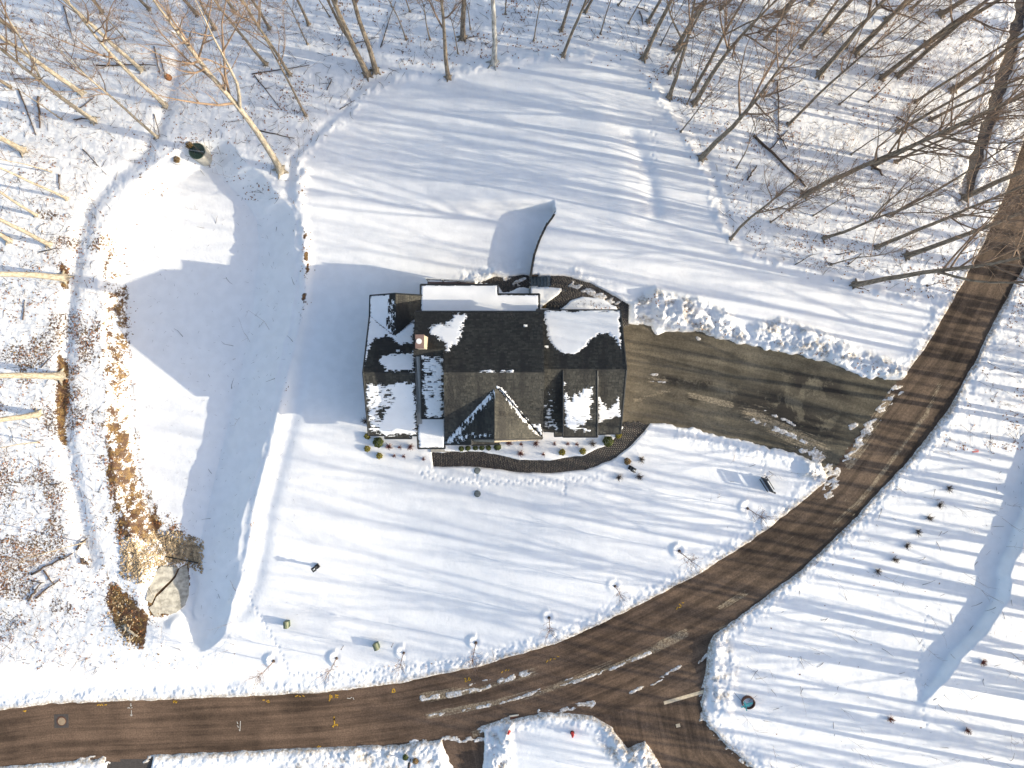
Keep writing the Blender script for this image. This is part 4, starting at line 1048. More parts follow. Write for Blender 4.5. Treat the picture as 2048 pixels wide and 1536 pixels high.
def place_tree(i, loc, lean, cls, kind, label, group, name="bare_tree", rz=None, cat="tree"):
    vi = (i * 7 + 3) % NV[cls]; tm, cmesh, hh = VAR[cls, vi]
    t = bpy.data.objects.new(name, None); t.empty_display_size = 0.3
    ax = Vector((lean[0], lean[1], 1)).normalized(); q = Vector((0, 0, 1)).rotation_difference(ax)
    rzq = Matrix.Rotation(rz if rz is not None else (i * 2.39996) % (2 * PI), 4, 'Z'); sc_ = 0.92 + 0.16 * ((i * 37) % 100) / 100
    t.matrix_world = Matrix.Translation(Vector(loc)) @ q.to_matrix().to_4x4() @ rzq @ Matrix.Scale(sc_, 4)
    link(t); tag(t, label, cat, group)
    a = bpy.data.objects.new("trunk", tm[kind]); link(a, t); b_ = bpy.data.objects.new("crown", cmesh); link(b_, t)
    return t

def region(u, v):
    if u < 380 and v < 290: return "top left corner wood"
    if u < 240: return "woods along the left edge"
    if u < 690: return "woods left of the back lawn"
    if u < 1250: return "strip above the back lawn"
    if v < 140: return "top right woods"
    if u < 1500 and v < 350: return "woods right of the back lawn"
    if v < 420: return "tangle west of the narrow track"
    return "woods above the driveway bank"
SZ = {'G': 'very thick', 'X': 'stout', 'L': 'tall', 'M': 'slim', 'S': 'thin young'}; TONE = {'p': 'pale sunlit', 'n': 'brown', 'g': 'pale grey'}
ORD = ["first", "second", "third", "fourth", "fifth", "sixth", "seventh", "eighth", "ninth", "tenth", "eleventh", "twelfth", "thirteenth", "fourteenth", "fifteenth", "sixteenth", "seventeenth", "eighteenth", "nineteenth", "twentieth", "twenty first", "twenty second", "twenty third", "twenty fourth", "twenty fifth", "twenty sixth", "twenty seventh", "twenty eighth", "twenty ninth", "thirtieth", "next to last", "last"]
buckets = {}
for i, t in enumerate(TREES): buckets.setdefault((region(t[0], t[1]), t[4], t[5]), []).append(i)
lab = {}
for (rg, cl, kd), ids in buckets.items():
    ids.sort(key=lambda j: TREES[j][0])
    for n_, j in enumerate(ids):
        lab[j] = f"{SZ[cl]} {TONE[kd]} bare tree in {rg}" if len(ids) == 1 else f"{SZ[cl]} {TONE[kd]} bare tree, {ORD[n_]} from left, {rg}"
for i, (u, v, tu, tv, cl, kd) in enumerate(TREES):
    p = px2w(u, v); z = snow_z(u, v) - 0.12; L = 11.0
    b_ = np.array([u - 1024.0, v - 768.0]); d = np.array([tu - u, tv - v], float); d /= np.hypot(*d)
    disp = np.hypot(*b_) * L / (H - L); q = np.array([u, v]) + d * disp
    w = px2w_z(q[0], q[1], L); lean = np.array([w[0] - p[0], w[1] - p[1]]) / L; m_ = np.hypot(*lean)
    if m_ > 0.22: lean *= 0.22 / m_
    place_tree(i, (p[0], p[1], z), lean, cl, kd, lab[i], "bare trees of the surrounding woods", "birch_tree" if kd == 'g' else "bare_tree")
# woods beyond the right edge, whose trunks throw the long shadow stripes
OFF = []
rs_ = random.Random(5); tries = 0
while len(OFF) < 80 and tries < 4000:
    tries += 1; u = 2075 + 900 * rs_.random() ** 1.2; v = rs_.uniform(60, 1760)
    if v < 450 and u < 2250: continue
    if float(poly_sdf(np.array([u]), np.array([v]), MAIN_ROAD)[0]) < 25: continue
    if any(math.hypot(u - a, v - b_) < 55 for a, b_ in OFF): continue
    OFF.append((u, v))
for i, (u, v) in enumerate(OFF):
    p = px2w(u, v); cl = 'F'
    place_tree(i + 200, (p[0], p[1], p[2]), (rs_.uniform(-.04, .04), rs_.uniform(-.04, .04)), cl, 'n', "bare tree of the woods east of the road, known by its long shadow",
               "bare trees east of the road")

# young trees on the front lawn
def make_young():
    rs = np.random.default_rng(99); tp, _ = branch_pts(rs, np.array([0, 0, -0.1]), np.array([0, 0, 1.0]), 3.9, 7, 0.2, 0.03)
    tl = [(tp, np.linspace(0.045, 0.012, 7), 6)]; cr = []
    for i in range(22):
        f = 2 + rs.integers(0, 5); p = tp[f] if f < 7 else tp[-1]; d = side_dir(rs, np.array([0, 0, 1.0]), math.radians(rs.uniform(18, 48)))
        bp, _ = branch_pts(rs, p, d, rs.uniform(0.7, 1.5), 4, 0.12, 0.08); cr.append((bp, [0.014, 0.012, 0.010, 0.007], 3))
        for j in range(3):
            b2, _ = branch_pts(rs, bp[1 + j % 3], side_dir(rs, (bp[2] - bp[1]) / np.linalg.norm(bp[2] - bp[1]), 0.6), rs.uniform(0.25, 0.6), 3, 0.1, 0.1); cr.append((b2, [0.010, 0.008, 0.006], 3))
    return sweep(tl, M['youngbark'], "trunk"), sweep(cr, M['youngbark'], "crown")
ym, yc = make_young()
YL = ["young bare lawn tree nearest the black framed board", "young bare lawn tree beside the widest stretch of road bend", "young bare lawn tree halfway up the road's curve",
      "young bare lawn tree above the sandy streaks on the road", "palest young bare tree, beside criss crossed footprints", "young bare lawn tree right of the lower green utility box",
      "young bare lawn tree below the gap between green boxes", "leftmost young bare tree of the curved row", "lone young bare tree between driveway bank and upper road"]
mulch = MB().tube([(0, 0, 0), (0, 0, 0.08)], [0.15, 0.08], 9)
mulch_me = None
for i, (u, v) in enumerate(YOUNG):
    p = px2w(u, v); z = snow_z(u, v)
    t = empty("young_tree", (p[0], p[1], z), YL[i], "young tree", "young trees planted along the road", rz=i * 1.3)
    t.scale = [1.0 + 0.12 * math.sin(i * 2.1)] * 3
    obj("trunk", ym, t); obj("crown", yc, t)
    if mulch_me is None: mulch_me = mulch.build("mulch", M['deadwood'], t).data
    else: obj("mulch", mulch_me, t)

# ------------------------------------------------------------------ shrubs
def leaf_ball(seed, n, r, mat, size=0.045, flat=0.8):
    rs = np.random.default_rng(seed); d = rs.normal(size=(n, 3)); d /= np.linalg.norm(d, axis=1)[:, None]
    lump = 1 + 0.16 * np.sin(d[:, 0] * 5 + seed) * np.cos(d[:, 1] * 6) ; c = d * (r * lump * rs.uniform(0.55, 1.0, n) ** 0.4)[:, None]; c[:, 2] = c[:, 2] * flat + r * flat * 0.75
    a = rs.normal(size=(n, 3)); a /= np.linalg.norm(a, axis=1)[:, None]; b = np.cross(a, d); b /= np.linalg.norm(b, axis=1)[:, None] + 1e-9
    s = size * rs.uniform(0.6, 1.3, n)[:, None]; Vv = np.stack([c - a * s, c + b * s * 0.6, c + a * s, c - b * s * 0.6], 1).reshape(-1, 3)
    return mesh_np("foliage", Vv, np.arange(n * 4).reshape(n, 4), mat)
def twig_shrub(seed, n, r, h_, mat, spread=0.7):
    rs = np.random.default_rng(seed); L = []
    for i in range(n):
        an = rs.uniform(0, 2 * PI); d = np.array([math.cos(an) * spread, math.sin(an) * spread, rs.uniform(0.4, 1.2)])
        bp, _ = branch_pts(rs, np.array([0, 0, 0.0]), d, rs.uniform(0.6, 1.0) * r * 1.3, 4, 0.05, 0.18); L.append((bp, [0.016, 0.014, 0.012, 0.008], 3))
        for j in range(3):
            b2, _ = branch_pts(rs, bp[1 + j], side_dir(rs, d / np.linalg.norm(d), 0.8), r * 0.4, 3, 0.05, 0.2); L.append((b2, [0.012, 0.010, 0.007], 3))
    return sweep(L, mat, "twigs")
EV = {k: leaf_ball(k_, n, r, M[m_]) for k_, (k, n, r, m_) in enumerate([('gold', 900, 0.30, 'evergold'), ('big', 2200, 0.48, 'evergreen'), ('green', 900, 0.29, 'evergreen'), ('tuft', 700, 0.30, 'leaf_gold')])}
stemme = MB().tube([(0, 0, -0.1), (0, 0, 0.3)], 0.03, 5)
SHRUBS = [(736, 872, 'gold', "small golden shrub touching the wing's front corner"), (758, 884, 'big', "large round dark green shrub left of the porch"),
          (736, 897, 'gold', "golden shrub below the corner shrub at far left"), (760, 911, 'gold', "golden shrub lowest in the left planting bed"),
          (923, 897, 'green', "first small green shrub of the row by the entry"), (936, 896, 'green', "second small green shrub of the row by the entry"),
          (951, 895, 'green', "third small green shrub of the row by the entry"), (964, 895, 'green', "fourth small green shrub of the row by the entry"),
          (977, 895, 'green', "fifth small green shrub of the row by the entry"), (995, 893, 'big', "round olive shrub ending the row by the entry"),
          (1124, 904, 'gold', "left golden shrub between path and garage"), (1165, 902, 'gold', "right golden shrub between path and garage"),
          (1215, 882, 'big', "large round dark shrub near the garage corner"), (1236, 870, 'gold', "small golden shrub between garage corner and brick path")]
for i, (u, v, k, lb) in enumerate(SHRUBS):
    p = px2w(u, v); t = empty("evergreen_shrub", (p[0], p[1], snow_z(u, v) - 0.04), lb, "shrub", "clipped evergreen shrubs in front of the house", rz=i * 1.7)
    s_ = (0.95 if k != 'big' else (0.95 if u != 995 else 0.68)); s_ *= (0.85 if 920 < u < 980 else 1); t.scale = (s_, s_, s_)
    obj("foliage", EV[k], t); obj("stem", (stemme.build("stem", M['deadwood'], t).data if i == 0 else stem_me), t) if i else None
    if i == 0: stem_me = stemme.build("stem", M['deadwood'], t).data
TW = {'red': twig_shrub(11, 42, 0.34, 0.4, M['redtwig']), 'dark': twig_shrub(12, 34, 0.38, 0.5, M['deadwood']), 'small': twig_shrub(13, 16, 0.22, 0.3, M['redtwig'])}
BARE = [(779, 894, 'red', "dense dark red twiggy shrub in the left bed"), (801, 894, 'small', "tiny red twiggy shrub between two larger ones"), (821, 893, 'red', "red twiggy shrub beside the porch corner"),
        (789, 912, 'small', "tiny bare sprig in the left bed, lower row left"), (809, 912, 'small', "tiny bare sprig in the left bed, lower row right"), (847, 917, 'small', "faint bare sprig left of the brick path's end"),
        (1018, 887, 'red', "red twiggy shrub right of the round olive shrub"), (1043, 888, 'small', "small thin shrub between two red ones"), (1071, 886, 'red', "red twiggy shrub under the entry gable corner"),
        (1041, 908, 'red', "red twiggy shrub close above the brick path"), (1087, 908, 'small', "tiny bare sprig close above the brick path"), (1108, 887, 'small', "small bare shrub left of the dormer"),
        (1135, 888, 'small', "tiny sprig below the dormer, left one"), (1154, 888, 'small', "tiny sprig below the dormer, right one"), (1184, 887, 'dark', "dark twiggy shrub beside the large round shrub"),
        (1282, 919, 'dark', "dark twiggy shrub right of the orange tuft"), (1238, 954, 'dark', "dark twiggy shrub below left of the lantern post"), (1277, 953, 'dark', "dark twiggy shrub below right of the lantern post"),
        (1895, 977, 'dark', "topmost dark shrub of the roadside row"), (1877, 1009, 'dark', "second dark shrub from top of the roadside row"), (1856, 1035, 'dark', "third dark shrub from top of the roadside row"),
        (1834, 1064, 'dark', "fourth dark shrub from top of the roadside row"), (1812, 1090, 'dark', "fifth dark shrub from top of the roadside row"), (1787, 1118, 'dark', "sixth dark shrub from top of the roadside row"),
        (1753, 1142, 'dark', "lowest dark shrub of the roadside row"), (740, 815, 'dark', "dark bare shrub against the house's left wall, upper"), (731, 842, 'dark', "dark bare shrub against the house's left wall, lower"),
        (1778, 1437, 'red', "reddish brown shrub at the end of the shaded bank"), (1932, 1458, 'red', "spreading brown shrub near the bottom right corner"), (1962, 1322, 'red', "orange brown tuft right of the shaded bank")]
for i, (u, v, k, lb) in enumerate(BARE):
    p = px2w(u, v); t = empty("bare_shrub", (p[0], p[1], snow_z(u, v) - 0.03), lb, "shrub", "bare twiggy shrubs in the snow" if u < 1300 else "bare shrubs beside the road", rz=i * 2.1)
    t.scale = [1.0 if k != 'dark' else 0.95] * 3; obj("twigs", TW[k], t)
p = px2w(1254, 922); t = empty("grass_tuft", (p[0], p[1], snow_z(1254, 922)), "orange dry grass tuft beside the lantern post", "grass tuft"); obj("blades", EV['tuft'], t)
for (u, v, lb) in ((382, 293, "golden dry tuft left above the round drain"), (358, 322, "golden dry tuft left below the round drain")):
    p = px2w(u, v); t = empty("grass_tuft", (p[0], p[1], snow_z(u, v)), lb, "grass tuft"); obj("blades", EV['tuft'], t)
p = px2w(1088, 612); t = empty("leaf_pile", (p[0], p[1], snow_z(1088, 612)), "small orange leaf pile in the corner behind the garage", "leaf pile"); o = obj("leaves", EV['tuft'], t); t.scale = (.8, .8, .3)

# ------------------------------------------------------------------ dead wood on the forest floor
def log(u0, v0, u1, v1, r, label, mat='deadwood', lift=0.0, name="fallen_log", cat="log", group="fallen logs and sticks in the woods"):
    a, b_ = px2w(u0, v0), px2w(u1, v1); a[2] = snow_z(u0, v0) + r * 0.6 + lift; b_[2] = snow_z(u1, v1) + r * 0.6
    c = (a + b_) / 2; rs = random.Random(int(u0 * 7 + v0)); n = 7; pts = []
    for i in range(n):
        f = i / (n - 1); q = a * (1 - f) + b_ * f - c; w = r * 0.9 if 0 < i < n - 1 else 0
        pts.append((q[0] + rs.uniform(-w, w), q[1] + rs.uniform(-w, w), q[2] + rs.uniform(0, w)))
    t = empty(name, tuple(c), label, cat, group)
    MB().tube(pts, [r * (1 - 0.5 * i / (n - 1)) for i in range(n)], 8).build("stem", M[mat], t, smooth=True)
    for i in range(1, n - 1, 2):
        q = Vector(pts[i]); d = Vector((rs.uniform(-1, 1), rs.uniform(-1, 1), rs.uniform(0.1, 0.7))).normalized() * (0.25 + r * 3)
        MB().tube([q, q + d], [r * 0.35, r * 0.12], 4).build("branch_stub", M[mat], t)
LOGS = [(195, 133, 315, 133, 0.075, "long straight dark log lying level in the top left corner wood"), (310, 95, 322, 150, 0.06, "dark stick pointing at the broken stump"),
        (322, 110, 332, 152, 0.05, "second dark stick beside the broken stump"), (40, 180, 75, 272, 0.07, "rotten dark log slanting near the left edge"), (80, 195, 83, 258, 0.10, "thick upright dead stub near the left edge"),
        (150, 241, 203, 236, 0.06, "short dark log at the foot of a pale tree"), (155, 225, 192, 195, 0.05, "brown stick above the pale tree's foot"), (130, 15, 148, 78, 0.06, "dark crooked branch at the top left"),
        (32, 160, 82, 160, 0.05, "reddish broken log below the pale trunks"), (310, 230, 322, 275, 0.05, "thin dark branch beside the snowy ditch"), (168, 300, 215, 350, 0.05, "brown brushy branch above the ditch bend"),
        (120, 350, 122, 380, 0.06, "short orange stub standing in the left woods"), (518, 262, 590, 278, 0.06, "dark log right of the big forked tree"), (505, 150, 620, 132, 0.05, "long curved branch across the thin trees"),
        (510, 152, 565, 222, 0.05, "broken thin pole leaning down the slope"), (762, 97, 792, 5, 0.05, "long dark pole standing in the top strip"), (710, 90, 752, 78, 0.04, "thin stick beside the twin trunks"),
        (655, 182, 665, 160, 0.05, "short dark stick above the lawn edge"), (680, 220, 710, 202, 0.04, "brown stick beside the lawn's snow ridge"), (925, 80, 958, 74, 0.05, "dark stick at the foot of the top strip tree"),
        (1278, 25, 1285, 52, 0.06, "reddish broken stump left of the forked trees"), (1272, 16, 1296, 26, 0.05, "dark fallen branch at the top edge"), (1505, 272, 1610, 375, 0.13, "long thick fallen trunk leaning on a stump"),
        (1553, 165, 1556, 265, 0.07, "upright dark broken pole in the right woods"), (1493, 362, 1512, 332, 0.08, "short dark rotten log below the fallen trunk"), (1538, 300, 1574, 262, 0.06, "crossed dark stick over the snow track"),
        (1553, 268, 1572, 300, 0.06, "second crossed dark stick over the snow track"), (1740, 330, 1762, 352, 0.14, "torn orange brown root plate of a fallen tree"), (1790, 235, 1850, 275, 0.08, "reddish rotten log in the upper right woods"),
        (1760, 15, 1850, 50, 0.07, "long dark log crossing the top right woods"), (1670, 510, 1708, 504, 0.04, "thin stick lying above the driveway bank"), (1693, 530, 1722, 508, 0.05, "brown stick pointing to the big leaning tree"),
        (1588, 530, 1624, 510, 0.04, "thin broken stick on the snow above the driveway bank"), (1705, 575, 1735, 582, 0.06, "reddish roots at the foot of the lowest big tree"),
        (80, 505, 122, 497, 0.05, "dark stick above the largest left edge tree"), (84, 735, 116, 702, 0.055, "brown stick leaning beside the pale stout trunk"), (48, 640, 52, 600, 0.05, "short reddish stick in the leaf litter"),
        (66, 1148, 148, 1106, 0.10, "long dark log on top of the brush pile"), (60, 1200, 85, 1165, 0.09, "lower dark log of the brush pile"), (75, 1195, 120, 1160, 0.08, "brown log running along the brush pile"),
        (90, 1140, 112, 1168, 0.07, "crosswise pole over the brush pile"), (65, 1160, 92, 1165, 0.06, "short thin stick left of the brush pile"), (156, 1098, 178, 1075, 0.11, "torn brown root end beside the brush pile"),
        (165, 1118, 180, 1128, 0.16, "small brown stump right of the brush pile"), (104, 970, 122, 966, 0.06, "short dark stick in the leafy left woods")]
for L_ in LOGS: log(*L_)
log(252, 1248, 278, 1270, 0.17, "pale cut log lying on the golden leaves", mat='bark_pale_sunlit', name="cut_log")
p = px2w(338, 156); z = snow_z(338, 156)
t = empty("tree_stump", (p[0], p[1], z), "broken orange stump beside the snowy ditch", "stump"); MB().tube([(0, 0, -.1), (0, 0, .35), (0.05, 0, .6)], [0.33, 0.22, 0.1], 9).build("stump", M['leaf_brown'], t)
MB().tube([(0, 0, .58), (0, 0, .62)], [0.12, 0.1], 8).build("broken_top", M['bark_pale_sunlit'], t)

# brush and saplings nobody could count
def scatter_sticks(n, mask, seed, hmin, hmax, rad, name, label, mat, upright=False):
    rs = np.random.default_rng(seed); out = []; c = 0
    while c < n:
        u = rs.uniform(-20, 2070); v = rs.uniform(-20, 1560)
        if rs.random() > mask(u, v): continue
        c += 1; x, y = (u - 1024) * S, (768 - v) * S; z = float(snow_at(x, y)); L = rs.uniform(hmin, hmax); an = rs.uniform(0, 2 * PI)
        if upright: d = np.array([rs.normal(0, .25), rs.normal(0, .25), 1.0])
        else: d = np.array([math.cos(an), math.sin(an), rs.uniform(0.0, 0.35)])
        k = 4; bp, _ = branch_pts(rs, np.array([x, y, z - 0.02]), d, L, k, 0.0, 0.16); out.append((bp, np.linspace(rad, rad * 0.4, k), 3))
        if upright and L > 0.9:
            for j in range(4):
                b2, _ = branch_pts(rs, bp[1 + j % 3], side_dir(rs, d / np.linalg.norm(d), 0.7), L * 0.35, 3, 0.05, 0.1); out.append((b2, [rad * .6, rad * .5, rad * .3], 3))
    o = obj(name, sweep(out, M[mat], name)); tag(o, label, kind="stuff"); return o

# coarse lookup of the litter / woods maps in nominal pixels
gU, gV = np.meshgrid(np.arange(-40, 2100, 8), np.arange(-40, 1600, 8))
_ix = np.clip(np.searchsorted(xs, (gU - 1024) * S), 0, nx - 1); _iy = np.clip(np.searchsorted(ys, (768 - gV) * S), 0, ny - 1)
LW = woods[_iy, _ix]; LL = litter[_iy, _ix]; LD = dm[_iy, _ix]
def look(A, u, v): return float(A[int(np.clip((v + 40) // 8, 0, A.shape[0] - 1)), int(np.clip((u + 40) // 8, 0, A.shape[1] - 1))])
mw = lambda u, v: (0 if look(LD, u, v) < 0.3 else look(LW, u, v) * 0.8 * (1.0 if (u > 1400 and v < 560) or v < 330 or u < 210 else 0.35))
scatter_sticks(3600, mw, 1, 0.15, 1.2, 0.023, "fallen_twigs", "dark twigs and sticks scattered on the woodland snow", 'deadwood')
scatter_sticks(1500, lambda u, v: mw(u, v) * (1.0 if u > 1350 else 0.4), 2, 0.8, 3.2, 0.013, "saplings", "thin leafless saplings standing all over the woods", 'twig', True)
mb_ = lambda u, v: 1.0 if (250 < u < 600 and 330 < v < 1250 and look(LD, u, v) > .5) else (0.9 if (1760 < u < 2060 and v > 900 and abs(u - np.interp(v, [900, 1200, 1400, 1536], [2060, 1960, 1800, 1760])) < 70) else 0.12 if (u > 1550 and v > 1000 and look(LD, u, v) > 1.5) else 0.0)
scatter_sticks(900, mb_, 3, 0.08, 0.4, 0.010, "dry_stalks", "short dry stalks poking through the basin snow", 'deadwood')

def scatter_leaves(n, seed, mat, name, label, lo=0.05, hi=0.11, gain=1.0, zone=None):
    rs = np.random.default_rng(seed); uu = rs.uniform(-20, 2070, n * 14); vv = rs.uniform(-20, 1560, n * 14)
    iy = np.clip(((vv + 40) // 8).astype(int), 0, LL.shape[0] - 1); ix = np.clip(((uu + 40) // 8).astype(int), 0, LL.shape[1] - 1)
    pr = np.clip((LL[iy, ix] - 0.06) * gain, 0, 1) ** 1.5 + 0.02 * (LW[iy, ix] > 0.3); pr = np.where(LD[iy, ix] < 0.25, 0, pr)
    if zone is not None: pr = pr * zone(uu, vv)
    clump = fbm(uu * S, vv * S, 0.8, 2, seed + 3); pr = pr * sstep(0.42, 0.68, clump) * 1.8
    ok = rs.random(len(uu)) < pr; uu, vv = uu[ok][:n], vv[ok][:n]; n = len(uu)
    x, y = (uu - 1024) * S, (768 - vv) * S; z = snow_at(x, y) + rs.uniform(0.0, 0.05, n) + 0.01
    c = np.stack([x, y, z], 1); an = rs.uniform(0, 2 * PI, n); s = rs.uniform(lo, hi, n)
    a = np.stack([np.cos(an), np.sin(an), rs.normal(0, .35, n)], 1); b = np.stack([-np.sin(an), np.cos(an), rs.normal(0, .35, n)], 1)
    Vv = np.stack([c - a * s[:, None], c + b * s[:, None] * .55, c + a * s[:, None], c - b * s[:, None] * .55], 1).reshape(-1, 3)
    o = obj(name, mesh_np(name, Vv, np.arange(n * 4).reshape(n, 4), mat)); tag(o, label, kind="stuff")
scatter_leaves(24000, 21, M['leaf_brown'], "fallen_leaves", "brown dead leaves strewn over the snow and around trunks")
scatter_leaves(16000, 22, M['leaf_gold'], "dry_grass", "golden dry grass showing along the basin bank", 0.05, 0.12, 1.2, zone=lambda u, v: ((u > 195) & (u < 400)) * (0.15 + 0.85 * (v > 820)) * (v > 500) + (u < 80) * 0.2)

# ------------------------------------------------------------------ scree, apron, drain
rs = np.random.default_rng(3); Vv, Fv = [], []
ico = np.array([(1, 0, 0), (-1, 0, 0), (0, 1, 0), (0, -1, 0), (0, 0, 1), (0, 0, -1)], float); icf = [(0, 2, 4), (2, 1, 4), (1, 3, 4), (3, 0, 4), (2, 0, 5), (1, 2, 5), (3, 1, 5), (0, 3, 5)]
n_st = 0
while n_st < 3600:
    u, v = rs.uniform(225, 402), rs.uniform(1065, 1290); d1 = float(poly_sdf(np.array([u]), np.array([v]), SCREE)[0])
    inz = d1 < 0 or (d1 < 14 and rs.random() < 0.25) or (float(poly_sdf(np.array([u]), np.array([v]), LITTER[2][0])[0]) < 0 and rs.random() < 0.06)
    if not inz: continue
    x, y = (u - 1024) * S * 1.02, (768 - v) * S * 1.02; z = float(snow_at(x, y)); r = rs.uniform(0.05, 0.14)
    q = ico * rs.uniform(0.6, 1.2, (6, 3)) * r; an = rs.uniform(0, PI); R = np.array([[math.cos(an), -math.sin(an), 0], [math.sin(an), math.cos(an), 0], [0, 0, 1]]); q = q @ R.T + [x, y, z + 0.02]
    b0 = len(Vv) ; Vv += list(q); Fv += [(a + b0, b_ + b0, c + b0) for a, b_, c in icf]; n_st += 1
o = obj("scree", mesh_np("scree", Vv, Fv, M['rock'])); tag(o, "tan broken stones below the basin bank", kind="stuff")
def slab(name, poly, mat, th, parent=None, dz=0.0, label=None):
    pts = [px2w_z(*p, apron_z(*p)) for p in poly]; zt = max(p[2] for p in pts) + dz; mb = MB(); n = len(pts)
    top = [(p[0], p[1], p[2] + dz) for p in pts]; bot = [(p[0], p[1], p[2] + dz - th) for p in pts]
    ce = tuple(np.mean(top, axis=0)); vs = top + bot + [ce]
    fs = [(i, (i + 1) % n, 2 * n) for i in range(n)] + [(i, n + i, n + (i + 1) % n, (i + 1) % n) for i in range(n)]
    mb.add(vs, fs); return mb.build(name, mat, parent)
apr = slab("slab", [(322, 1132), (340, 1133), (356, 1134), (348, 1152), (338, 1163), (322, 1178), (310, 1190), (303, 1206), (292, 1200), (296, 1180), (300, 1160)], M['apron'], 0.4, dz=0.06)
apr.name = "concrete_apron"; tag(apr, "pale concrete apron slab, upper left of the crack, below the scree", "concrete slab", "cracked concrete apron")
apr = slab("slab", [(360, 1136), (374, 1130), (378, 1160), (377, 1190), (368, 1212), (345, 1232), (310, 1234), (298, 1215), (306, 1210), (313, 1194), (326, 1182), (342, 1166), (352, 1154)], M['apron'], 0.4, dz=0.04)
apr.name = "concrete_apron"; tag(apr, "pale concrete apron slab, lower right of the crack, below the scree", "concrete slab", "cracked concrete apron")
pp = [px2w(266, 1106), px2w(330, 1112), px2w(402, 1126)]; pc = pp[1]
t = empty("drain_pipe", tuple(pc), "thin black pipe lying across the tan stones", "pipe"); MB().tube([tuple(np.array(q) - pc + [0, 0, .12]) for q in pp], 0.05, 8).build("pipe", M['black'], t)

p = px2w(407, 312); p[2] = max(snow_z(407, 290), snow_z(388, 300), snow_z(407, 325)) - 0.42
dr = empty("drain_inlet", tuple(p), "round concrete drain inlet with dark green grate", "drain")
R0 = 0.78
ring = MB()
for (ra, rb, za, zb) in ((R0, R0, -1.2, 0.55), (R0, R0 - 0.13, 0.55, 0.58), (R0 - 0.13, R0 - 0.13, 0.58, -0.6)):
    n = 28; vs = [(ra * math.cos(2 * PI * j / n), ra * math.sin(2 * PI * j / n), za) for j in range(n)] + [(rb * math.cos(2 * PI * j / n), rb * math.sin(2 * PI * j / n), zb) for j in range(n)]
    ring.add(vs, [(j, (j + 1) % n, n + (j + 1) % n, n + j) for j in range(n)])
ring.build("ring", M['concrete'], dr)
gm = MB()
for k in range(-7, 8):
    c = k * 0.085; L = math.sqrt(max(0, 0.66 ** 2 - c * c))
    if L > 0.05: gm.box((c, 0, 0.60), (0.022, 2 * L, 0.05)); gm.box((0, c, 0.615), (2 * L, 0.022, 0.04))
gm.build("grate", M['green_dark'], dr); MB().box((0, 0, 0.66), (1.34, 0.09, 0.05), math.radians(-8)).build("grate_bar", M['bluestone'], dr)
n = 28; rim = MB()
rim.tube([(0.70 * math.cos(2 * PI * j / n), 0.70 * math.sin(2 * PI * j / n), 0.62) for j in range(n + 1)], 0.035, 5, cap=False); rim.build("grate_rim", M['green_dark'], dr)
MB().tube([(0, 0, -0.5), (0, 0, -0.45)], 0.64, 20).build("dark_sump", M['black'], dr)

# ------------------------------------------------------------------ yard furniture
def lantern(u, v, h_, label, rz):
    p = px2w(u, v); t = empty("lantern_post", (p[0], p[1], snow_z(u, v) - .05), label, "lamp post", "black lantern posts in the front yard", rz)
    MB().box((0, 0, h_ * 0.40), (0.15, 0.15, h_ * 0.80)).build("post", M['black'], t)
    MB().box((0, 0, 0.1), (0.36, 0.36, 0.22)).build("base", M['black'], t)
    ln = MB(); 
    for dx in (-.11, .11):
        for dy in (-.11, .11): ln.box((dx, dy, h_ * 0.88), (0.03, 0.03, h_ * 0.18))
    l_ = ln.build("lantern", M['black'], t); MB().box((0, 0, h_ * .88), (0.19, 0.19, h_ * .17)).build("glass", M['glass'], l_)
    MB().add([(-.2, -.2, h_ * .97), (.2, -.2, h_ * .97), (.2, .2, h_ * .97), (-.2, .2, h_ * .97), (0, 0, h_ * 1.06)], [(0, 1, 4), (1, 2, 4), (2, 3, 4), (3, 0, 4), (3, 2, 1, 0)]).build("roof", M['black'], t)
    MB().box((0.04, 0.0, h_ * 1.03), (0.2, 0.09, 0.05)).build("snow_cap", M['white'], t)
    MB().box((0.25, -0.12, h_ * 0.72), (0.22, 0.08, 0.16)).build("address_box", M['black'], t)
lantern(1260, 935, 1.65, "black lantern post beside the orange tuft and brick path", -0.5)
lantern(636, 1131, 1.25, "black lantern post alone on the lower left lawn", 0.6)
for (u, v, rz, lb) in ((577, 1245, 0.05, "green utility box nearer the snowy basin bank"), (755, 1288, 0.35, "green utility box between two young trees")):
    p = px2w(u, v); t = empty("utility_box", (p[0], p[1], snow_z(u, v) - .08), lb, "utility box", "green utility boxes on the lawn", rz)
    MB().box((0, 0, 0.28), (0.42, 0.52, 0.56)).build("cabinet", M['green_box'], t)
    MB().tube([(-0.0, -0.29, 0.56), (0.0, 0.29, 0.56)], 0.225, 12).build("lid", M['green_lid'], t)
    MB().box((-0.17, 0, 0.60), (0.12, 0.58, 0.16)).build("hinge_cover", M['green_dark'], t)
for (u, v, lb) in ((955, 941, "round dark green lid close to the brick path"), (955, 987, "round dark green lid farther out on the lawn")):
    p = px2w(u, v); t = empty("septic_lid", (p[0], p[1], snow_z(u, v) - .03), lb, "lid", "round green septic lids in the lawn snow")
    MB().tube([(0, 0, -.15), (0, 0, .07)], 0.29, 22).build("cover", M['green_dark'], t); MB().tube([(0, 0, .07), (0, 0, .10)], [0.25, 0.22], 22).build("top", M['bluestone'], t)
    for k in range(4): MB().tube([(0.2 * math.cos(k * PI / 2), 0.2 * math.sin(k * PI / 2), .09), (0.2 * math.cos(k * PI / 2), 0.2 * math.sin(k * PI / 2), .12)], 0.02, 6).build("bolt", M['black'], t)
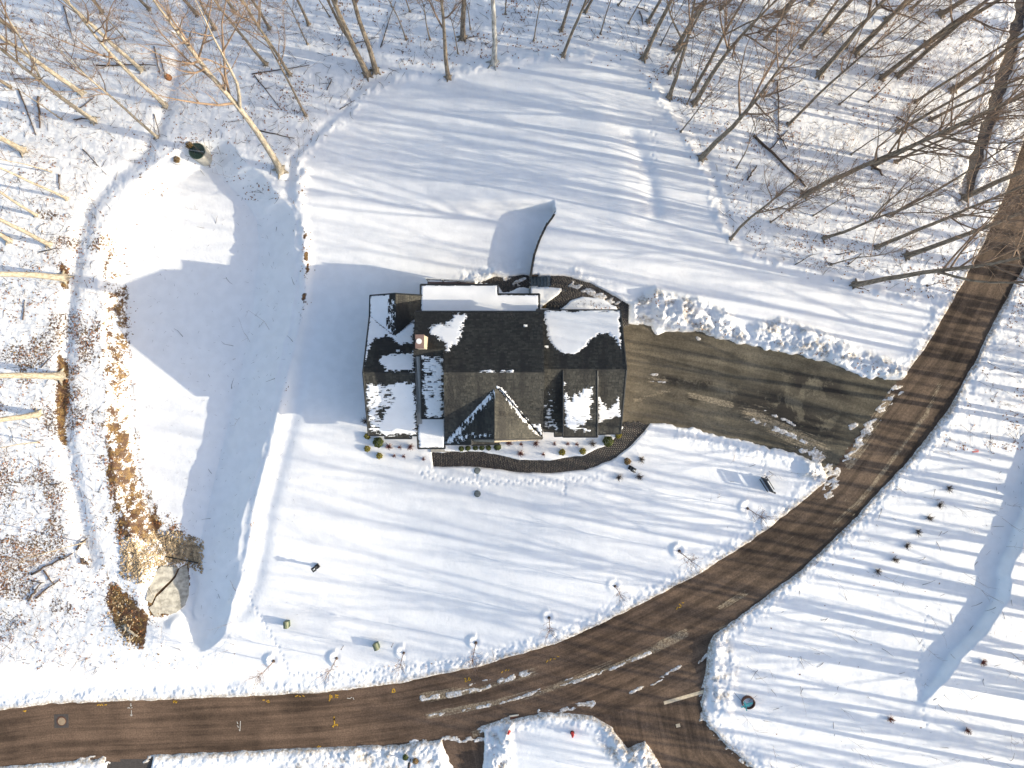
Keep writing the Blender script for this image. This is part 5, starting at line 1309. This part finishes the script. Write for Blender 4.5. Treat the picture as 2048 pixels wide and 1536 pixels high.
# framed board
p = px2w(1530, 968); t = empty("framed_board", (p[0], p[1], snow_z(1530, 968) - .05), "black framed board standing in snow near the driveway's end", "board", rz=math.radians(-58))
for s_ in (-1, 1): MB().box((s_ * 0.68, 0, 0.66), (0.10, 0.10, 1.36)).build("post", M['black'], t)
MB().box((0, 0, 1.29), (1.26, 0.09, 0.08)).build("top_rail", M['black'], t); MB().box((0, 0, 0.80), (1.26, 0.07, 0.06)).build("middle_rail", M['black'], t)
MB().box((-0.1, 0, 1.02), (1.06, 0.05, 0.36)).build("upper_panel", M['black'], t); MB().box((0, 0, 0.33), (1.26, 0.05, 0.62)).build("lower_panel", M['black'], t)
MB().box((0, -0.22, 0.12), (1.3, 0.06, 0.06)).build("foot_rail", M['black'], t); MB().box((0, 0.30, 0.45), (1.3, 0.06, 0.06)).build("back_brace", M['black'], t)
for s_ in (-1, 1): MB().box((s_ * 0.62, 0.15, 0.45), (0.06, 0.34, 0.06)).build("side_brace", M['black'], t)
MB().box((0, 0, 1.345), (1.1, 0.09, 0.04)).build("snow_cap", M['white'], t)
# pipe ring with teal wheel
p = px2w(1494, 1402); z = snow_z(1494, 1402); t = empty("well_ring", (p[0], p[1], z), "rusty open pipe ring with teal valve blades in snow", "well ring")
rg = MB(); n = 26; vs = []
for k, (rr, zz_) in enumerate(((0.56, -0.3), (0.56, 0.32), (0.50, 0.32), (0.50, -0.1))): vs += [(rr * math.cos(2 * PI * j / n), rr * math.sin(2 * PI * j / n), zz_ + 0.10 * math.sin(2 * PI * j / n + 0.6)) for j in range(n)]
rg.add(vs, [(k * n + j, k * n + (j + 1) % n, (k + 1) * n + (j + 1) % n, (k + 1) * n + j) for k in range(3) for j in range(n)]); rg.build("ring", M['brownmat'], t)
for k in range(4):
    a = k * PI / 2 + 0.25; MB().box((-0.42 + 0.22 * math.cos(a), -0.05 + 0.22 * math.sin(a), 0.72), (0.40, 0.09, 0.03), a).build("blade", M['teal'], t)
MB().tube([(-0.42, -0.05, -0.1), (-0.42, -0.05, 0.75)], 0.04, 8).build("stem", M['teal'], t)
MB().box((-0.05, 0.02, 0.40), (0.7, 0.07, 0.05), 0.2).build("handle_bar", M['teal'], t)
q = px2w(1463, 1378) - p; MB().tube([(-0.42, -0.02, 0.70), (q[0], q[1], 0.55)], 0.018, 6).build("rod", M['black'], t)
# hydrant
p = px2w(1144, 1463); t = empty("fire_hydrant", (p[0], p[1], snow_z(1144, 1463) - .05), "red fire hydrant on the snow island between the roads", "hydrant")
MB().tube([(0, 0, 0), (0, 0, .55), (0, 0, .66), (0, 0, .74)], [0.13, 0.13, 0.11, 0.03], 12).build("barrel", M['red'], t); MB().tube([(0, 0, .12), (0, 0, .15)], 0.19, 12).build("flange", M['black'], t)
MB().tube([(0, -.22, .45), (0, .22, .45)], 0.055, 8).build("side_outlets", M['red'], t); MB().tube([(0, 0, .40), (0, -.26, .40)], 0.08, 8).build("front_outlet", M['red'], t)
MB().tube([(0, 0, .74), (0, 0, .80)], 0.035, 5).build("top_nut", M['black'], t)
p = px2w(1018, 1460); t = empty("marker_flag", (p[0], p[1], snow_z(1018, 1460)), "crumpled red marker in the snow bank beside the short drive", "marker", rz=1.2)
MB().add([(-.2, -.1, .1), (.22, -.12, .14), (.28, .12, .22), (-.12, .14, .3), (0.05, 0, .36)], [(0, 1, 4), (1, 2, 4), (2, 3, 4), (3, 0, 4)]).build("cloth", M['red'], t); MB().tube([(0, 0, -.2), (0, 0, .35)], 0.012, 5).build("wire", M['black'], t)
p = px2w(1948, 903); t = empty("marker_flag", (p[0], p[1], snow_z(1948, 903)), "faded pink marker lying on snow right of the road", "marker")
MB().box((0, 0, .03), (0.55, 0.12, 0.03), 0.1).build("cloth", simple("pink_fabric", (0.75, 0.22, 0.20), .7), t); MB().box((.1, .16, .03), (0.35, 0.06, 0.03), -0.2).build("strip", bpy.data.materials["pink_fabric"], t)
p = px2w(1028, 1437); t = empty("drain_cover", (p[0], p[1], p[2]), "rusty half round drain cover at the island's kerb", "drain cover")
MB().tube([(0, 0, .0), (0, 0, .035)], 0.36, 18).build("cover", M['brownmat'], t); MB().box((0, .3, .06), (0.8, .12, .12), 0.15).build("kerb_hood", M['concrete'], t)
# mailbox
p = px2w(822, 1516); t = empty("mailbox", (p[0], p[1], snow_z(822, 1516) - .05), "black mailbox on a post among brown shrubs by the road", "mailbox", rz=-0.1)
MB().box((0, 0, .5), (0.1, 0.1, 1.05)).build("post", M['black'], t)
MB().tube([(0, -.28, 1.1), (0, .28, 1.1)], 0.12, 10).build("box", M['black'], t); MB().box((0.13, .1, 1.15), (0.02, 0.16, 0.05)).build("flag", M['red'], t)
for (u, v, s_, lb) in ((812, 1511, 0.9, "brown and green shrub left of the mailbox post"), (832, 1518, 0.9, "golden brown shrub right of the mailbox post")):
    p = px2w(u, v); t = empty("dry_shrub", (p[0], p[1], snow_z(u, v)), lb, "shrub", None); obj("foliage", EV['tuft' if u > 820 else 'green'], t); t.scale = (s_, s_, s_ * .6)
# small posts / stakes in the snow
for (u, v, lb) in ((1182, 1535, "small stake near the island's bottom edge"), (1007, 1523, "dark stake in the snow bank by the short drive"), (688, 1290, "thin stake above a young tree"), (787, 1285, "tiny stake right of the green utility box")):
    p = px2w(u, v); t = empty("snow_stake", (p[0], p[1], snow_z(u, v) - .1), lb, "stake", None); MB().tube([(0, 0, 0), (0, 0, .95)], 0.022, 6).build("rod", M['deadwood'], t); MB().tube([(0, 0, .9), (0, 0, .98)], 0.045, 6).build("top", M['black'], t)

# ------------------------------------------------------------------ road markings and covers
def flat_poly(name, polys, mat, dz, label, cat, group=None, structure=False):
    mb = MB()
    for poly in polys:
        pts = [px2w(*p) for p in poly]; mb.add([(p[0], p[1], p[2] + dz) for p in pts], [tuple(range(len(pts)))[::-1]])
    o = mb.build(name, mat); tag(o, label, cat, group); return o
def stroke(a, b_, w):
    a, b_ = np.array(a, float), np.array(b_, float); d = (b_ - a) / (np.hypot(*(b_ - a)) + 1e-9); n = np.array([-d[1], d[0]]) * w / 2; return [tuple(a + n), tuple(b_ + n), tuple(b_ - n), tuple(a - n)]
flat_poly("stop_line", [stroke((1328, 1406), (1408, 1383), 7)], M['cream'], 0.012, "cream stop line across the side road", "road marking")
flat_poly("paint_square", [stroke((1352, 1452), (1360, 1450), 7)], M['cream'], 0.012, "small cream square painted on the side road", "road marking")
mh = empty("manhole", tuple(px2w(123, 1442)), "round sandy manhole cover in a dark square patch", "manhole", rz=0.03)
MB().box((0, 0, 0.004), (1.28, 1.22, 0.008)).build("patch", M['patch'], mh); MB().tube([(0, 0, .0), (0, 0, .02)], 0.43, 24).build("frame", M['brownmat'], mh); MB().tube([(0.03, -0.02, .02), (0.03, -0.02, .035)], 0.34, 24).build("cover", M['tan_iron'], mh)
def marks(name, c, strokes, mat, label, w=1.7, ang=0.0, sc=1.0, group="painted utility marks on the road"):
    ca, sa = math.cos(ang), math.sin(ang); P_ = []
    for (x0, y0, x1, y1) in strokes:
        f = lambda x, y: (c[0] + (x * ca - y * sa) * sc, c[1] + (x * sa + y * ca) * sc)
        P_.append(stroke(f(x0, y0), f(x1, y1), w))
    return flat_poly(name, P_, mat, 0.014, label, "road marking", group)
TWO = lambda x: [(x, -3, x + 3, -3.5), (x + 3, -3.5, x + 3.5, -1), (x + 3.5, -1, x, 3.5), (x, 3.5, x + 4, 3.5)]
SIX = lambda x: [(x + 3, -4, x, -1), (x, -1, x, 3), (x, 3, x + 3.5, 3.2), (x + 3.5, 3.2, x + 3.6, 0), (x + 3.6, 0, x, -0.5)]
marks("yellow_number", (930, 1360), TWO(-1) + [(4, 2, 5, 3)] + SIX(7), M['yellow'], "yellow painted digits beside the snow streak on the road", ang=-0.25)
marks("yellow_arrow", (668, 1443), [(0, -10, 1.5, 6), (0, -7, 1, -2), (-3, 9, 0, 11), (3, 7, 7, 5), (7, 5, 7, 9), (1, 6, 4, 8), (-2, 9, 1, 7)], M['yellow'], "yellow painted arrow in the middle of the road", w=2.4)
marks("yellow_arrow", (660, 1394), [(0, -5, 0, 5), (0, 5, -2, 8), (2, -3, 5, -1), (2, 1, 5, 1), (10, -4, 17, -3), (10, 0, 16, 1), (11, -2, 13, 1)], M['yellow'], "yellow painted marks at the road edge above the arrow", w=2.2)
marks("yellow_mark", (785, 1382), [(-2, 2, 4, 3), (0, -3, 4, -4), (4, -4, 5, 3), (0, -2, 0, 2)], M['yellow'], "yellow ring shaped paint at the road edge", w=2.0, ang=-0.15)
marks("yellow_mark", (350, 1404), [(-4, -1, 4, -1), (-2, -3, -3, 2), (1, -3, 1, 2), (4, -2, 3, 2)], M['yellow'], "small bright yellow mark right of the white arrow", w=1.9)
marks("yellow_mark", (203, 1410), [(-9, 1, -5, -1), (-4, -1, -1, 1), (0, -2, 3, 1), (6, 0, 11, -1)], M['yellow'], "row of yellow dabs left of the white arrow", w=1.9)
marks("yellow_mark", (50, 1422), [(-4, 0, 3, -1), (-2, 1, 2, 1)], M['yellow'], "leftmost faint yellow dab on the road edge", w=1.7)
marks("yellow_mark", (533, 1403), [(-8, -3, -3, -3), (0, 0, 4, -3), (4, -3, 6, 2), (2, 2, 7, 1)], M['yellow'], "yellow squiggle on the road left of the arrow", w=1.6)
marks("yellow_mark", (600, 1392), [(-10, 1, -4, -1), (-2, 0, 2, 1), (5, -1, 9, 1)], M['yellow'], "yellow dabs at the road edge left of the arrow marks", w=1.6)
marks("yellow_mark", (1105, 1318), [(-14, 2, -9, -1), (-6, 1, -2, -2), (2, 0, 6, 2), (10, -2, 14, 0)], M['yellow'], "yellow dabs where the first tree shadow meets the road", w=1.8, ang=-0.35)
marks("yellow_mark", (1010, 1342), [(-8, 2, -4, -1), (0, 0, 4, -2), (6, 1, 9, -1)], M['yellow'], "yellow dabs above the long snow streak", w=1.6, ang=-0.25)
marks("yellow_mark", (1358, 1212), [(-8, 4, -3, 0), (-2, 2, 3, 4), (2, -4, 4, 3), (8, -3, 12, -1)], M['yellow'], "yellow marks on the road's steep part", w=1.7, ang=-0.5)
marks("yellow_mark", (638, 1494), [(-4, 0, 4, -1), (-1, -3, 0, 2)], M['yellow'], "yellow dab on the lower road edge", w=1.8)
marks("white_arrow", (262, 1416), [(0, -10, 0, -3), (-1.5, -6, 0, -3), (1.5, -6, 0, -3), (-7, 0, -3, -1), (-3, -1, -2, 1), (0, 0, 3, -1), (1, 4, 1, 16), (-1.5, 13, 1, 16), (3, 13, 1, 16)], M['whitemark'], "white painted arrow pair at the road edge", w=1.2)
marks("white_arrow", (478, 1452), [(3, -10, 2, 10), (0, 7, 2, 10), (-4, -9, -2, -4), (-4, -1, -1, 1), (-2, 3, 0, 2)], M['whitemark'], "white painted arrow in mid road near the left", w=1.2)
marks("white_arrow", (702, 1396), [(-8, 0, -2, 1), (-2, 1, 2, -2), (4, -1, 6, 3)], M['whitemark'], "faint white paint right of the yellow marks", w=1.0)
